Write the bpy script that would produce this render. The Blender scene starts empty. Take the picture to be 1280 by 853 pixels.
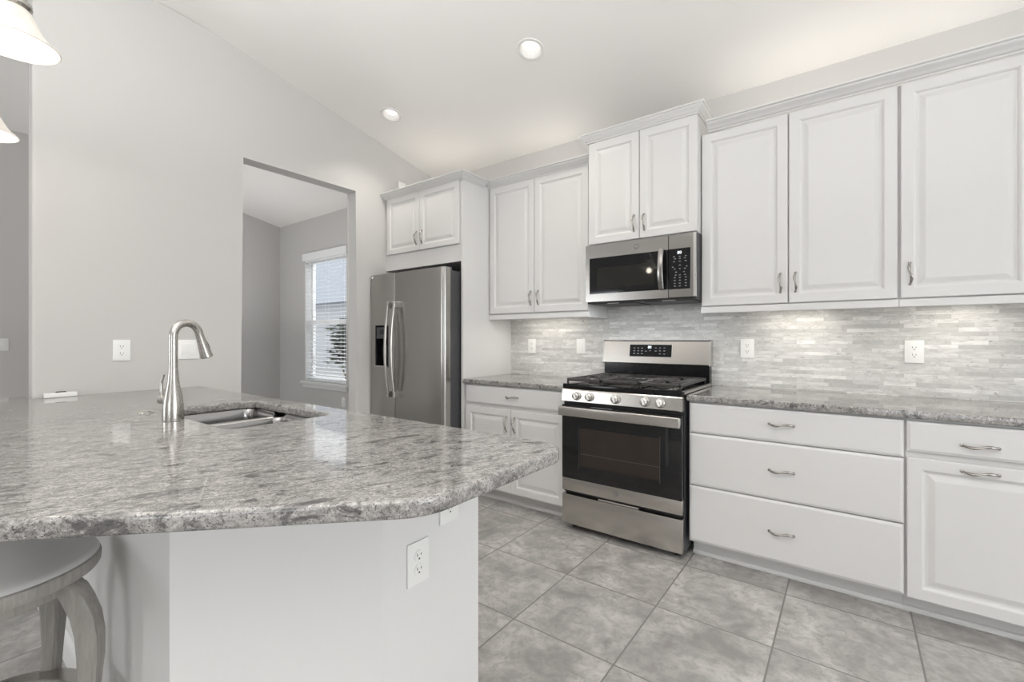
import bpy, bmesh, math, random
from mathutils import Vector, Matrix
random.seed(7)
S = bpy.context.scene
COL = S.collection
PI = math.pi

# ---------------------------------------------------------------- camera, world, light, exposure
cam_d = bpy.data.cameras.new('camera')
cam = bpy.data.objects.new('camera', cam_d)
COL.objects.link(cam)
cam.location = (3.2237, -3.2238, 1.2247)
cam.rotation_euler = (PI / 2, 0, 0.6403)
cam_d.sensor_width = 36.0
cam_d.lens = 565.44 * 36.0 / 1280.0
cam_d.shift_y = -3.0 / 1280.0
cam_d.clip_start = 0.02
S.camera = cam

S.view_settings.view_transform = 'Standard'
S.view_settings.look = 'None'
S.view_settings.gamma = 1.0
S.view_settings.use_curve_mapping = False
S.view_settings.exposure = 0.06

w = bpy.data.worlds.new('sky')
S.world = w
w.use_nodes = True
w.node_tree.nodes['Background'].inputs[0].default_value = (0.90, 0.95, 1.0, 1)
w.node_tree.nodes['Background'].inputs[1].default_value = 1.45


def area_light(name, loc, rot, sx, sy, power, col, spread=PI):
    d = bpy.data.lights.new(name, 'AREA')
    d.shape = 'RECTANGLE'
    d.size, d.size_y, d.energy, d.color = sx, sy, power, col
    d.spread = spread
    o = bpy.data.objects.new(name, d)
    COL.objects.link(o)
    o.location, o.rotation_euler = loc, rot
    return o


# daylight through the sliding doors behind the camera, the side window and the dining window
area_light('back_door_daylight', (4.6, -7.9, 1.25), (PI / 2, 0, 0), 2.2, 2.1, 28, (0.95, 0.98, 1.0))
area_light('side_window_daylight', (8.9, -2.3, 1.45), (PI / 2, 0, PI / 2), 3.0, 2.0, 105, (0.95, 0.98, 1.0))
# sky light falling steeply onto the dining window from outside
area_light('dining_window_daylight', (-2.16, 1.7, 3.7), (-0.72, 0, 0), 1.6, 1.2, 190, (0.95, 0.98, 1.0))
area_light('dining_wall_fill', (-2.0, -7.9, 1.5), (PI / 2, 0, 0.12), 1.6, 1.7, 50, (0.95, 0.98, 1.0))  # unseen light added to brighten the dining walls
# photographer's flash bounced off the ceiling, then two added upward fills
area_light('bounce_light', (3.6, -4.1, 1.85), (PI, 0, 0), 1.2, 1.2, 92, (1.0, 0.99, 0.975))
area_light('bounce_light', (1.9, -3.7, 2.2), (PI, 0, 0), 0.9, 0.9, 46, (1.0, 0.99, 0.975))  # second bounce, added to lift the ceiling brightness
area_light('dining_fill', (-1.9, -1.2, 1.2), (PI, 0, 0), 0.9, 0.9, 11, (1.0, 0.985, 0.97))  # upward light added inside the dining room to brighten it

# ---------------------------------------------------------------- materials
MATS = {}


def new_mat(name):
    m = bpy.data.materials.new(name)
    m.use_nodes = True
    nt = m.node_tree
    return m, nt, nt.nodes['Principled BSDF']


def ND(nt, typ, **kw):
    n = nt.nodes.new(typ)
    for k, v in kw.items():
        setattr(n, k, v)
    return n


def LK(nt, a, b):
    nt.links.new(a, b)


def ramp(nt, stops, src):
    r = ND(nt, 'ShaderNodeValToRGB')
    cr = r.color_ramp
    while len(cr.elements) < len(stops):
        cr.elements.new(0.5)
    for e, (p, c) in zip(cr.elements, stops):
        e.position = p
        e.color = (c, c, c, 1) if isinstance(c, (int, float)) else (*c, 1)
    LK(nt, src, r.inputs[0])
    return r.outputs[0]


def coords(nt, scale=(1, 1, 1), rot=(0, 0, 0), loc=(0, 0, 0)):
    g = ND(nt, 'ShaderNodeNewGeometry')
    mp = ND(nt, 'ShaderNodeMapping')
    mp.inputs['Scale'].default_value = scale
    mp.inputs['Rotation'].default_value = rot
    mp.inputs['Location'].default_value = loc
    LK(nt, g.outputs['Position'], mp.inputs[0])
    return mp.outputs[0]


def noise(nt, vec, scale, detail=4, rough=0.55, dist=0.0):
    n = ND(nt, 'ShaderNodeTexNoise')
    n.inputs['Scale'].default_value = scale
    n.inputs['Detail'].default_value = detail
    n.inputs['Roughness'].default_value = rough
    n.inputs['Distortion'].default_value = dist
    LK(nt, vec, n.inputs['Vector'])
    return n.outputs['Fac']


def mixc(nt, fac, a, b, blend='MIX'):
    m = ND(nt, 'ShaderNodeMix', data_type='RGBA', blend_type=blend)
    for sock, v in ((m.inputs[0], fac), (m.inputs[6], a), (m.inputs[7], b)):
        if hasattr(v, 'is_output'):
            LK(nt, v, sock)
        elif isinstance(v, (int, float)):
            sock.default_value = v if sock is m.inputs[0] else (v, v, v, 1)
        else:
            sock.default_value = (*v, 1)
    return m.outputs[2]


def bump(nt, bsdf, h, strength, dist=0.002):
    b = ND(nt, 'ShaderNodeBump')
    b.inputs['Strength'].default_value = strength
    b.inputs['Distance'].default_value = dist
    LK(nt, h, b.inputs['Height'])
    LK(nt, b.outputs[0], bsdf.inputs['Normal'])


def plain(name, col, rough=0.5, metal=0.0, grain=0.02, emit=None, coat=0.0, spec=0.5):
    m, nt, b = new_mat(name)
    v = coords(nt)
    f = noise(nt, v, 14, 3)
    c0 = tuple(max(0, c * (1 - grain)) for c in col)
    c1 = tuple(min(1, c * (1 + grain)) for c in col)
    LK(nt, mixc(nt, f, c0, c1), b.inputs['Base Color'])
    b.inputs['Roughness'].default_value = rough
    b.inputs['Metallic'].default_value = metal
    b.inputs['Coat Weight'].default_value = coat
    b.inputs['Specular IOR Level'].default_value = spec
    if emit:
        b.inputs['Emission Color'].default_value = (*emit[0], 1)
        b.inputs['Emission Strength'].default_value = emit[1]
    MATS[name] = m
    return m


def wall_mat(name, col):
    m, nt, b = new_mat(name)
    v = coords(nt)
    h = noise(nt, v, 90, 3, 0.6)
    f = noise(nt, v, 2.0, 2)
    LK(nt, mixc(nt, f, tuple(c * 0.985 for c in col), col), b.inputs['Base Color'])
    b.inputs['Roughness'].default_value = 0.75
    b.inputs['Specular IOR Level'].default_value = 0.25
    bump(nt, b, h, 0.06, 0.0015)
    MATS[name] = m
    return m


def steel_mat(name, col, rough, stretch, strength=0.05):
    m, nt, b = new_mat(name)
    v = coords(nt, stretch)
    f = noise(nt, v, 60, 3, 0.7)
    LK(nt, mixc(nt, f, tuple(c * 0.93 for c in col), col), b.inputs['Base Color'])
    b.inputs['Metallic'].default_value = 1.0
    r = ND(nt, 'ShaderNodeMapRange')
    r.inputs['To Min'].default_value = rough * 0.85
    r.inputs['To Max'].default_value = rough * 1.2
    LK(nt, f, r.inputs['Value'])
    LK(nt, r.outputs[0], b.inputs['Roughness'])
    bump(nt, b, f, strength, 0.0006)
    MATS[name] = m
    return m


def granite_mat():
    m, nt, b = new_mat('granite')
    base = coords(nt)
    rot = ND(nt, 'ShaderNodeVectorRotate', rotation_type='Z_AXIS')
    rot.inputs['Angle'].default_value = math.radians(22)      # local y runs along the veins
    LK(nt, base, rot.inputs['Vector'])

    def along(k):
        mp = ND(nt, 'ShaderNodeMapping')
        mp.inputs['Scale'].default_value = (1.0, k, 0.8)
        LK(nt, rot.outputs[0], mp.inputs[0])
        return mp.outputs[0]
    v1 = noise(nt, along(0.40), 27, 8, 0.74, 0.8)     # dark streaks
    v2 = noise(nt, along(0.45), 62, 6, 0.75, 0.4)     # short grain
    v3 = noise(nt, along(0.6), 150, 4, 0.75, 0.2)     # crystals
    big = noise(nt, base, 2.6, 4, 0.6, 0.6)
    sp = noise(nt, base, 240, 3, 0.7)
    c = mixc(nt, ramp(nt, [(0.36, 0.0), (0.60, 1.0)], v2), (0.17, 0.163, 0.156), (0.44, 0.425, 0.407))
    c = mixc(nt, ramp(nt, [(0.47, 0.0), (0.64, 0.4)], big), c, (0.43, 0.415, 0.398))
    c = mixc(nt, ramp(nt, [(0.40, 0.65), (0.52, 0.0)], v3), c, (0.20, 0.19, 0.183))
    c = mixc(nt, ramp(nt, [(0.56, 0.0), (0.66, 0.6)], v3), c, (0.60, 0.588, 0.57))
    c = mixc(nt, ramp(nt, [(0.53, 0.0), (0.61, 0.85)], v1), c, (0.07, 0.068, 0.067))
    c = mixc(nt, ramp(nt, [(0.56, 0.0), (0.63, 0.9)], sp), c, (0.05, 0.05, 0.054))
    LK(nt, c, b.inputs['Base Color'])
    b.inputs['Roughness'].default_value = 0.04
    b.inputs['IOR'].default_value = 1.6
    MATS['granite'] = m
    return m


def floor_mat():
    m, nt, b = new_mat('floor_tile')
    P = 0.465
    v = coords(nt, (1 / P, 1 / P, 1), loc=(-2.05 / P + 20, 1.17 / P + 20, 0))
    br = ND(nt, 'ShaderNodeTexBrick', offset=0.0, squash=1.0)
    br.inputs['Scale'].default_value = 1.0
    br.inputs['Mortar Size'].default_value = 0.0075
    br.inputs['Mortar Smooth'].default_value = 0.1
    br.inputs['Bias'].default_value = 0.0
    br.inputs['Brick Width'].default_value = 1.0
    br.inputs['Row Height'].default_value = 1.0
    br.inputs['Color1'].default_value = (0, 0, 0, 1)
    br.inputs['Color2'].default_value = (1, 1, 1, 1)
    br.inputs['Mortar'].default_value = (0.5, 0.5, 0.5, 1)
    LK(nt, v, br.inputs['Vector'])
    # shift the clouding in every tile so that tiles differ
    w_ = coords(nt)
    sh = ND(nt, 'ShaderNodeVectorMath', operation='SCALE')
    LK(nt, br.outputs['Color'], sh.inputs[0])
    sh.inputs['Scale'].default_value = 9.0
    ad = ND(nt, 'ShaderNodeVectorMath', operation='ADD')
    LK(nt, w_, ad.inputs[0])
    LK(nt, sh.outputs[0], ad.inputs[1])
    vv = ad.outputs[0]
    n1 = noise(nt, vv, 4.5, 8, 0.62, 0.6)
    n2 = noise(nt, vv, 22, 6, 0.7, 0.4)
    n3 = noise(nt, vv, 11, 5, 0.75, 1.4)
    c = mixc(nt, ramp(nt, [(0.33, 0.0), (0.66, 1.0)], n1), (0.29, 0.277, 0.264), (0.60, 0.582, 0.56))
    c = mixc(nt, ramp(nt, [(0.38, 0.6), (0.56, 0.0)], n2), c, (0.265, 0.252, 0.24))
    c = mixc(nt, ramp(nt, [(0.56, 0.0), (0.68, 0.7)], n3), c, (0.26, 0.247, 0.235))
    c = mixc(nt, br.outputs['Fac'], c, (0.215, 0.206, 0.196))
    LK(nt, c, b.inputs['Base Color'])
    rr = ramp(nt, [(0.3, 0.36), (0.7, 0.5)], n2)
    LK(nt, rr, b.inputs['Roughness'])
    inv = ND(nt, 'ShaderNodeMath', operation='SUBTRACT')
    inv.inputs[0].default_value = 1.0
    LK(nt, br.outputs['Fac'], inv.inputs[1])
    bump(nt, b, inv.outputs[0], 0.5, 0.0015)
    MATS['floor_tile'] = m
    return m


def splash_mat():
    m, nt, b = new_mat('marble_mosaic')
    g = ND(nt, 'ShaderNodeNewGeometry')
    sx = ND(nt, 'ShaderNodeSeparateXYZ')
    LK(nt, g.outputs['Position'], sx.inputs[0])
    cb = ND(nt, 'ShaderNodeCombineXYZ')
    LK(nt, sx.outputs[0], cb.inputs[0])
    LK(nt, sx.outputs[2], cb.inputs[1])

    def bricks(wd, off, freq, sq, sqf):
        br = ND(nt, 'ShaderNodeTexBrick', offset=off, offset_frequency=freq, squash=sq, squash_frequency=sqf)
        br.inputs['Scale'].default_value = 1.0
        br.inputs['Mortar Size'].default_value = 0.0007
        br.inputs['Mortar Smooth'].default_value = 0.1
        br.inputs['Bias'].default_value = 0.0
        br.inputs['Brick Width'].default_value = wd
        br.inputs['Row Height'].default_value = 0.0225
        br.inputs['Color1'].default_value = (0, 0, 0, 1)
        br.inputs['Color2'].default_value = (1, 1, 1, 1)
        br.inputs['Mortar'].default_value = (0.45, 0.45, 0.45, 1)
        LK(nt, cb.outputs[0], br.inputs['Vector'])
        return br
    b1 = bricks(0.135, 0.37, 3, 1.7, 2)
    b2 = bricks(0.11, 0.61, 2, 0.7, 3)
    sh = ND(nt, 'ShaderNodeVectorMath', operation='SCALE')
    LK(nt, b1.outputs['Color'], sh.inputs[0])
    sh.inputs['Scale'].default_value = 7.0
    ad = ND(nt, 'ShaderNodeVectorMath', operation='ADD')
    mp = ND(nt, 'ShaderNodeMapping')
    mp.inputs['Scale'].default_value = (0.6, 1.0, 1.6)
    LK(nt, g.outputs['Position'], mp.inputs[0])
    LK(nt, mp.outputs[0], ad.inputs[0])
    LK(nt, sh.outputs[0], ad.inputs[1])
    n1 = noise(nt, ad.outputs[0], 16, 6, 0.7, 1.0)
    n2 = noise(nt, ad.outputs[0], 30, 4, 0.6, 2.0)
    c = ramp(nt, [(0.0, (0.52, 0.52, 0.51)), (0.3, (0.65, 0.648, 0.632)), (0.75, (0.71, 0.705, 0.688)), (1.0, (0.83, 0.825, 0.81))], b1.outputs['Color'])
    c = mixc(nt, ramp(nt, [(0.38, 0.55), (0.58, 0.0)], n1), c, (0.42, 0.415, 0.40))
    c = mixc(nt, ramp(nt, [(0.60, 0.0), (0.70, 0.65)], n2), c, (0.22, 0.21, 0.20))
    c = mixc(nt, b1.outputs['Fac'], c, (0.52, 0.51, 0.49))
    LK(nt, c, b.inputs['Base Color'])
    b.inputs['Roughness'].default_value = 0.38
    inv = ND(nt, 'ShaderNodeMath', operation='SUBTRACT')
    inv.inputs[0].default_value = 1.0
    LK(nt, b1.outputs['Fac'], inv.inputs[1])
    bump(nt, b, inv.outputs[0], 0.35, 0.0008)
    MATS['marble_mosaic'] = m
    return m


def wood_mat():
    m, nt, b = new_mat('grey_wood')
    v = coords(nt, (14, 14, 1.6))
    n1 = noise(nt, v, 6, 5, 0.65, 0.6)
    LK(nt, ramp(nt, [(0.25, (0.25, 0.238, 0.215)), (0.55, (0.33, 0.315, 0.29)), (0.85, (0.40, 0.385, 0.355))], n1), b.inputs['Base Color'])
    b.inputs['Roughness'].default_value = 0.55
    bump(nt, b, n1, 0.15, 0.001)
    MATS['grey_wood'] = m


wall_mat('wall_paint', (0.595, 0.584, 0.569))
wall_mat('ceiling_paint', (0.92, 0.905, 0.885))
plain('peninsula_paint', (0.755, 0.75, 0.742), 0.6, grain=0.01)
plain('cabinet_white', (0.69, 0.684, 0.675), 0.32, grain=0.008)
plain('trim_white', (0.84, 0.84, 0.83), 0.4, grain=0.008)
plain('plate_white', (0.86, 0.86, 0.84), 0.3, grain=0.005)
plain('slot_dark', (0.05, 0.05, 0.05), 0.6)
plain('gap_dark', (0.02, 0.02, 0.02), 0.7)
plain('black_enamel', (0.008, 0.008, 0.009), 0.14, grain=0.05, spec=0.3)
plain('black_glass', (0.008, 0.008, 0.009), 0.04, grain=0.05)
plain('oven_window', (0.030, 0.022, 0.018), 0.05, grain=0.2)
plain('micro_window', (0.022, 0.022, 0.020), 0.035, grain=0.1, spec=0.3)
plain('cast_iron', (0.040, 0.037, 0.035), 0.42, grain=0.2)
plain('dark_grey_side', (0.055, 0.055, 0.060), 0.45, grain=0.05)
plain('display_white', (0.9, 0.95, 1.0), 0.4, emit=((0.85, 0.93, 1.0), 1.1))
plain('key_print', (0.26, 0.27, 0.29), 0.5)
plain('emblem_grey', (0.20, 0.19, 0.18), 0.4, 0.3)
plain('knob_metal', (0.60, 0.59, 0.57), 0.25, 0.95)
plain('seat_fabric', (0.56, 0.555, 0.55), 0.45, grain=0.04)
plain('blind_white', (0.88, 0.89, 0.90), 0.45, grain=0.005)
plain('lamp_glow', (1, 1, 1), 0.4, emit=((1.0, 0.95, 0.86), 9.0))
plain('can_glow', (0.8, 0.8, 0.8), 0.4, emit=((1.0, 0.97, 0.92), 1.2))
plain('can_white', (0.86, 0.85, 0.83), 0.45)
plain('can_baffle', (0.66, 0.65, 0.635), 0.5)
plain('led_strip', (1, 1, 1), 0.4, emit=((1.0, 0.92, 0.80), 6.0))
plain('outside_house', (0.52, 0.53, 0.55), 0.8)
plain('outside_roof', (0.40, 0.43, 0.47), 0.8)
plain('leaf', (0.07, 0.085, 0.06), 0.6, grain=0.4)
plain('bark', (0.12, 0.09, 0.06), 0.8, grain=0.3)
plain('pale_paving', (0.52, 0.51, 0.49), 0.9, grain=0.3)
plain('shade_ring', (0.33, 0.31, 0.28), 0.3, 1.0)
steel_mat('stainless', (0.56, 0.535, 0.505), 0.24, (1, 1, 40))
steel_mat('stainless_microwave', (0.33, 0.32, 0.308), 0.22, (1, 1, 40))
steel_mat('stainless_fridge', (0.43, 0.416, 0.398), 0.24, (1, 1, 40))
steel_mat('brushed_nickel', (0.56, 0.54, 0.51), 0.26, (12, 12, 1))
steel_mat('handle_nickel', (0.42, 0.40, 0.375), 0.24, (1, 1, 1), 0.0)
steel_mat('sink_steel', (0.40, 0.395, 0.39), 0.2, (30, 1, 1))
steel_mat('sink_rim_steel', (0.70, 0.69, 0.67), 0.25, (30, 1, 1))
granite_mat()
floor_mat()
splash_mat()
wood_mat()

m, nt, b = new_mat('window_glass')
b.inputs['Base Color'].default_value = (1, 1, 1, 1)
b.inputs['Transmission Weight'].default_value = 1.0
b.inputs['Roughness'].default_value = 0.0
b.inputs['IOR'].default_value = 1.02
MATS['window_glass'] = m

m, nt, b = new_mat('shade_glass')          # lit alabaster glass bells
v = coords(nt)
n1 = noise(nt, v, 16, 4, 0.6, 1.2)
LK(nt, ramp(nt, [(0.3, (0.36, 0.34, 0.30)), (0.7, (0.46, 0.44, 0.40))], n1), b.inputs['Base Color'])
b.inputs['Roughness'].default_value = 0.25
b.inputs['Transmission Weight'].default_value = 0.0
b.inputs['Emission Color'].default_value = (1.0, 0.93, 0.82, 1)
b.inputs['Emission Strength'].default_value = 0.36
MATS['shade_glass'] = m

# ---------------------------------------------------------------- builders
ORG = {}


def link_mesh(name, bm, mat, parent=None, smooth=None, origin=None):
    bmesh.ops.recalc_face_normals(bm, faces=bm.faces)
    if parent is not None:
        origin = ORG[parent.name]
    origin = Vector(origin or (0, 0, 0))
    bmesh.ops.translate(bm, verts=bm.verts, vec=-origin)
    me = bpy.data.meshes.new(name)
    bm.to_mesh(me)
    bm.free()
    o = bpy.data.objects.new(name, me)
    me.materials.append(MATS[mat])
    COL.objects.link(o)
    if parent is not None:
        o.parent = parent
    else:
        o.location = origin
    ORG[o.name] = origin
    if smooth is not None:
        for p in me.polygons:
            p.use_smooth = True
        try:
            me.set_sharp_from_angle(angle=math.radians(smooth))
        except Exception:
            pass
    return o


def link_split(name, bm, mat, parent, smooth=None):
    """every loose piece of bm becomes a part of its own"""
    seen, out = set(), []
    bm.verts.ensure_lookup_table()
    for v in bm.verts:
        if v in seen:
            continue
        isl, todo = set(), [v]
        while todo:
            a = todo.pop()
            if a in isl:
                continue
            isl.add(a)
            todo += [e.other_vert(a) for e in a.link_edges]
        seen |= isl
        nb = bmesh.new()
        mp = {a: nb.verts.new(a.co) for a in sorted(isl, key=lambda q: q.index)}
        for f in sorted(set(f for a in isl for f in a.link_faces), key=lambda q: q.index):
            nb.faces.new([mp[q] for q in f.verts])
        out.append(link_mesh(name, nb, mat, parent, smooth))
    bm.free()
    return out


def tag(o, label, cat, group=None):
    o['label'] = label
    o['category'] = cat
    if group:
        o['group'] = group
    return o


def thing(name, loc, label, cat, group=None):
    o = bpy.data.objects.new(name, None)
    COL.objects.link(o)
    o.empty_display_size = 0.05
    o.location = loc
    ORG[o.name] = Vector(loc)
    return tag(o, label, cat, group)


def struct(name, bm, mat, smooth=None):
    o = link_mesh(name, bm, mat, None, smooth)
    o['kind'] = 'structure'
    return o


def box(bm, x0, x1, y0, y1, z0, z1, bev=0.0, seg=2):
    vs = [bm.verts.new((x, y, z)) for z in (z0, z1) for y in (y0, y1) for x in (x0, x1)]
    fs = []
    for idx in ((0, 1, 3, 2), (4, 6, 7, 5), (0, 4, 5, 1), (2, 3, 7, 6), (0, 2, 6, 4), (1, 5, 7, 3)):
        fs.append(bm.faces.new([vs[i] for i in idx]))
    if bev > 0:
        es = set(e for f in fs for e in f.edges)
        bmesh.ops.bevel(bm, geom=list(es), offset=bev, segments=seg, profile=0.6, affect='EDGES')
    return bm


def BX(*a, **k):
    return box(bmesh.new(), *a, **k)


def prism(bm, pts, z0, z1, mat4=None):
    """closed polygon (x, y) extruded from z0 to z1"""
    lo = [bm.verts.new((x, y, z0)) for x, y in pts]
    hi = [bm.verts.new((x, y, z1)) for x, y in pts]
    n = len(pts)
    fs = [bm.faces.new(lo[::-1]), bm.faces.new(hi)]
    for i in range(n):
        fs.append(bm.faces.new((lo[i], lo[(i + 1) % n], hi[(i + 1) % n], hi[i])))
    if mat4 is not None:
        bmesh.ops.transform(bm, matrix=mat4, verts=lo + hi)
    return bm


def prism_x(bm, pts, x0, x1):
    """profile of (y, z) pairs extruded along x"""
    a = [bm.verts.new((x0, y, z)) for y, z in pts]
    c = [bm.verts.new((x1, y, z)) for y, z in pts]
    n = len(pts)
    bm.faces.new(a)
    bm.faces.new(c[::-1])
    for i in range(n):
        bm.faces.new((a[i], c[i], c[(i + 1) % n], a[(i + 1) % n]))
    return bm


def tube(bm, pts, radii, n=12, cap=True):
    pts = [Vector(p) for p in pts]
    if isinstance(radii, (int, float)):
        radii = [radii] * len(pts)
    rings = []
    up = None
    for i, p in enumerate(pts):
        t = (pts[min(i + 1, len(pts) - 1)] - pts[max(i - 1, 0)]).normalized()
        if up is None:
            up = Vector((0, 0, 1)) if abs(t.z) < 0.9 else Vector((1, 0, 0))
        a = t.cross(up).normalized()
        up = a.cross(t).normalized()
        r = radii[i]
        rings.append([bm.verts.new(p + a * (r * math.cos(2 * PI * k / n)) + up * (r * math.sin(2 * PI * k / n))) for k in range(n)])
    for i in range(len(rings) - 1):
        for k in range(n):
            bm.faces.new((rings[i][k], rings[i][(k + 1) % n], rings[i + 1][(k + 1) % n], rings[i + 1][k]))
    if cap:
        bm.faces.new(rings[0][::-1])
        bm.faces.new(rings[-1])
    return bm


def lathe(bm, prof, n=40, M=None, closed=False):
    """profile of (radius, height) turned about local z; M places it"""
    rings = []
    new = []
    for r, z in prof:
        if r < 1e-6:
            v = bm.verts.new((0, 0, z))
            rings.append([v])
            new.append(v)
        else:
            ring = [bm.verts.new((r * math.cos(2 * PI * k / n), r * math.sin(2 * PI * k / n), z)) for k in range(n)]
            rings.append(ring)
            new += ring
    pairs = list(zip(rings[:-1], rings[1:]))
    if closed:
        pairs.append((rings[-1], rings[0]))
    for a, c in pairs:
        if len(a) == 1 and len(c) == 1:
            continue
        for k in range(n):
            k2 = (k + 1) % n
            if len(a) == 1:
                bm.faces.new((a[0], c[k2], c[k]))
            elif len(c) == 1:
                bm.faces.new((a[k], a[k2], c[0]))
            else:
                bm.faces.new((a[k], a[k2], c[k2], c[k]))
    if M is not None:
        bmesh.ops.transform(bm, matrix=M, verts=new)
    return bm


def nested(bm, x0, x1, z0, z1, steps, close_back=True):
    """rectangle facing -y built from nested rings: steps = [(inset, y), ...], last one is filled"""
    rings = []
    for ins, y in steps:
        rings.append([bm.verts.new(p) for p in ((x0 + ins, y, z0 + ins), (x1 - ins, y, z0 + ins), (x1 - ins, y, z1 - ins), (x0 + ins, y, z1 - ins))])
    for a, c in zip(rings[:-1], rings[1:]):
        for k in range(4):
            bm.faces.new((a[k], a[(k + 1) % 4], c[(k + 1) % 4], c[k]))
    bm.faces.new(rings[-1])
    if close_back:
        bm.faces.new(rings[0][::-1])
    return bm


T = 0.019    # door thickness


def door_bm(x0, x1, z0, z1, yf, fr=0.058):
    st = [(0, yf + T), (0, yf + 0.004), (0.0015, yf + 0.0012), (0.005, yf), (fr - 0.010, yf), (fr - 0.004, yf + 0.003), (fr, yf + 0.0085),
          (fr + 0.007, yf + 0.0095), (fr + 0.013, yf + 0.0085), (fr + 0.030, yf + 0.003), (fr + 0.034, yf + 0.0022)]
    return nested(bmesh.new(), x0, x1, z0, z1, st)


def slab_bm(x0, x1, z0, z1, yf):
    st = [(0, yf + T), (0, yf + 0.007), (0.002, yf + 0.0045), (0.009, yf + 0.0018), (0.012, yf), (0.014, yf)]
    return nested(bmesh.new(), x0, x1, z0, z1, st)


def pull_bm(c, axis, L=0.105, out=0.028):
    """arched twist pull: two swelling lobes that lean opposite ways"""
    bm = bmesh.new()
    pts, rad = [], []
    N = 18
    for i in range(N + 1):
        t = i / N
        s = (t - 0.5) * L
        h = out * (math.sin(PI * t) ** 0.7)
        side = 0.0045 * math.sin(2 * PI * t)
        r = 0.0036 + 0.0028 * abs(math.sin(2 * PI * t)) ** 1.2
        if i in (0, N):
            r = 0.0052
        if axis == 'z':
            pts.append((c[0] + side, c[1] - h, c[2] + s))
        else:
            pts.append((c[0] + s, c[1] - h, c[2] - side))
        rad.append(r)
    tube(bm, pts, rad, 10)
    for s in (-0.5, 0.5):
        if axis == 'z':
            M = Matrix.Translation((c[0], c[1], c[2] + s * L)) @ Matrix.Rotation(PI / 2, 4, 'X')
        else:
            M = Matrix.Translation((c[0] + s * L, c[1], c[2])) @ Matrix.Rotation(PI / 2, 4, 'X')
        lathe(bm, [(0, 0), (0.0072, 0), (0.0065, 0.004), (0, 0.005)], 14, M)
    return bm


def add_pull(c, axis, parent):
    return link_mesh('handle', pull_bm(c, axis), 'handle_nickel', parent, 50)


def crown_bm(path, z0, z1, out, side_sign=1):
    """crown molding swept along a polyline (x, y) whose outer side is on the right hand of travel"""
    H = z1 - z0
    prof = [(0.0, 0.0), (0.10, 0.02), (0.14, 0.14), (0.30, 0.22), (0.45, 0.40), (0.72, 0.62), (0.80, 0.72), (0.82, 0.80), (0.96, 0.84), (1.0, 0.90), (1.0, 1.0), (0.0, 1.0)]
    bm = bmesh.new()
    P = [Vector((x, y, 0)) for x, y in path]
    rings = []
    for i, p in enumerate(P):
        d0 = (P[i] - P[i - 1]).normalized() if i > 0 else None
        d1 = (P[i + 1] - P[i]).normalized() if i < len(P) - 1 else None
        nrm = lambda d: Vector((d.y, -d.x, 0))
        if d0 is None:
            n = nrm(d1)
        elif d1 is None:
            n = nrm(d0)
        else:
            n = (nrm(d0) + nrm(d1))
            n = n / (n.dot(nrm(d0)))
        rings.append([bm.verts.new((p.x + n.x * out * a, p.y + n.y * out * a, z0 + H * h)) for a, h in prof])
    k = len(prof)
    for a, c in zip(rings[:-1], rings[1:]):
        for i in range(k):
            bm.faces.new((a[i], a[(i + 1) % k], c[(i + 1) % k], c[i]))
    bm.faces.new(rings[0])
    bm.faces.new(rings[-1][::-1])
    return bm


def text_bm(s, size, M, extrude=0.0004, align='CENTER'):
    cu = bpy.data.curves.new('writing', 'FONT')
    cu.body = s
    cu.size = size
    cu.align_x = align
    cu.align_y = 'CENTER'
    cu.extrude = extrude
    cu.resolution_u = 3
    o = bpy.data.objects.new('writing', cu)
    COL.objects.link(o)
    dg = bpy.context.evaluated_depsgraph_get()
    me = bpy.data.meshes.new_from_object(o.evaluated_get(dg))
    bpy.data.objects.remove(o)
    bpy.data.curves.remove(cu)
    bm = bmesh.new()
    bm.from_mesh(me)
    bpy.data.meshes.remove(me)
    bmesh.ops.transform(bm, matrix=M, verts=bm.verts)
    return bm


FACE_MY = Matrix.Rotation(PI / 2, 4, 'X')      # text plane turned to face -y


def emblem(c, r, parent):
    M = Matrix.Translation(c) @ FACE_MY
    bm = bmesh.new()
    lathe(bm, [(0, 0), (r, 0), (r, 0.0012), (0.88 * r, 0.002), (0.84 * r, 0.001), (0, 0.001)], 28, M)
    e = link_mesh('emblem', bm, 'emblem_grey', parent, 40)
    bm = text_bm('GE', r * 0.95, Matrix.Translation((c[0], c[1] - 0.0014, c[2])) @ FACE_MY)
    link_mesh('emblem_letters', bm, 'knob_metal', e)
    return e


# ---------------------------------------------------------------- setting
XL, XF, XR, YB = -0.125, -3.34, 9.0, -8.0      # kitchen partition, far wall, right wall, back wall
ZR, YK, ZF = 2.822, -2.15, 3.262               # vault height at the range wall, vault knee, flat height
SL = (ZF - ZR) / -YK


def zc(y):
    return ZR - SL * y if y > YK else ZF


struct('floor', BX(XF - 0.1, XR + 0.1, YB - 0.1, 0.15, -0.08, 0.0), 'floor_tile')

CANS = [(1.648, -0.919), (0.301, -0.911)]
CAN_R = 0.073
NRM = Vector((0, -SL, -1)).normalized()        # into the room, square to the sloping ceiling


def slope_frame(x, y):
    zl = -NRM
    xl = Vector((1, 0, 0))
    yl = zl.cross(xl)
    M = Matrix((xl, yl, zl)).transposed().to_4x4()
    M.translation = (x, y, zc(y))
    return M


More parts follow.
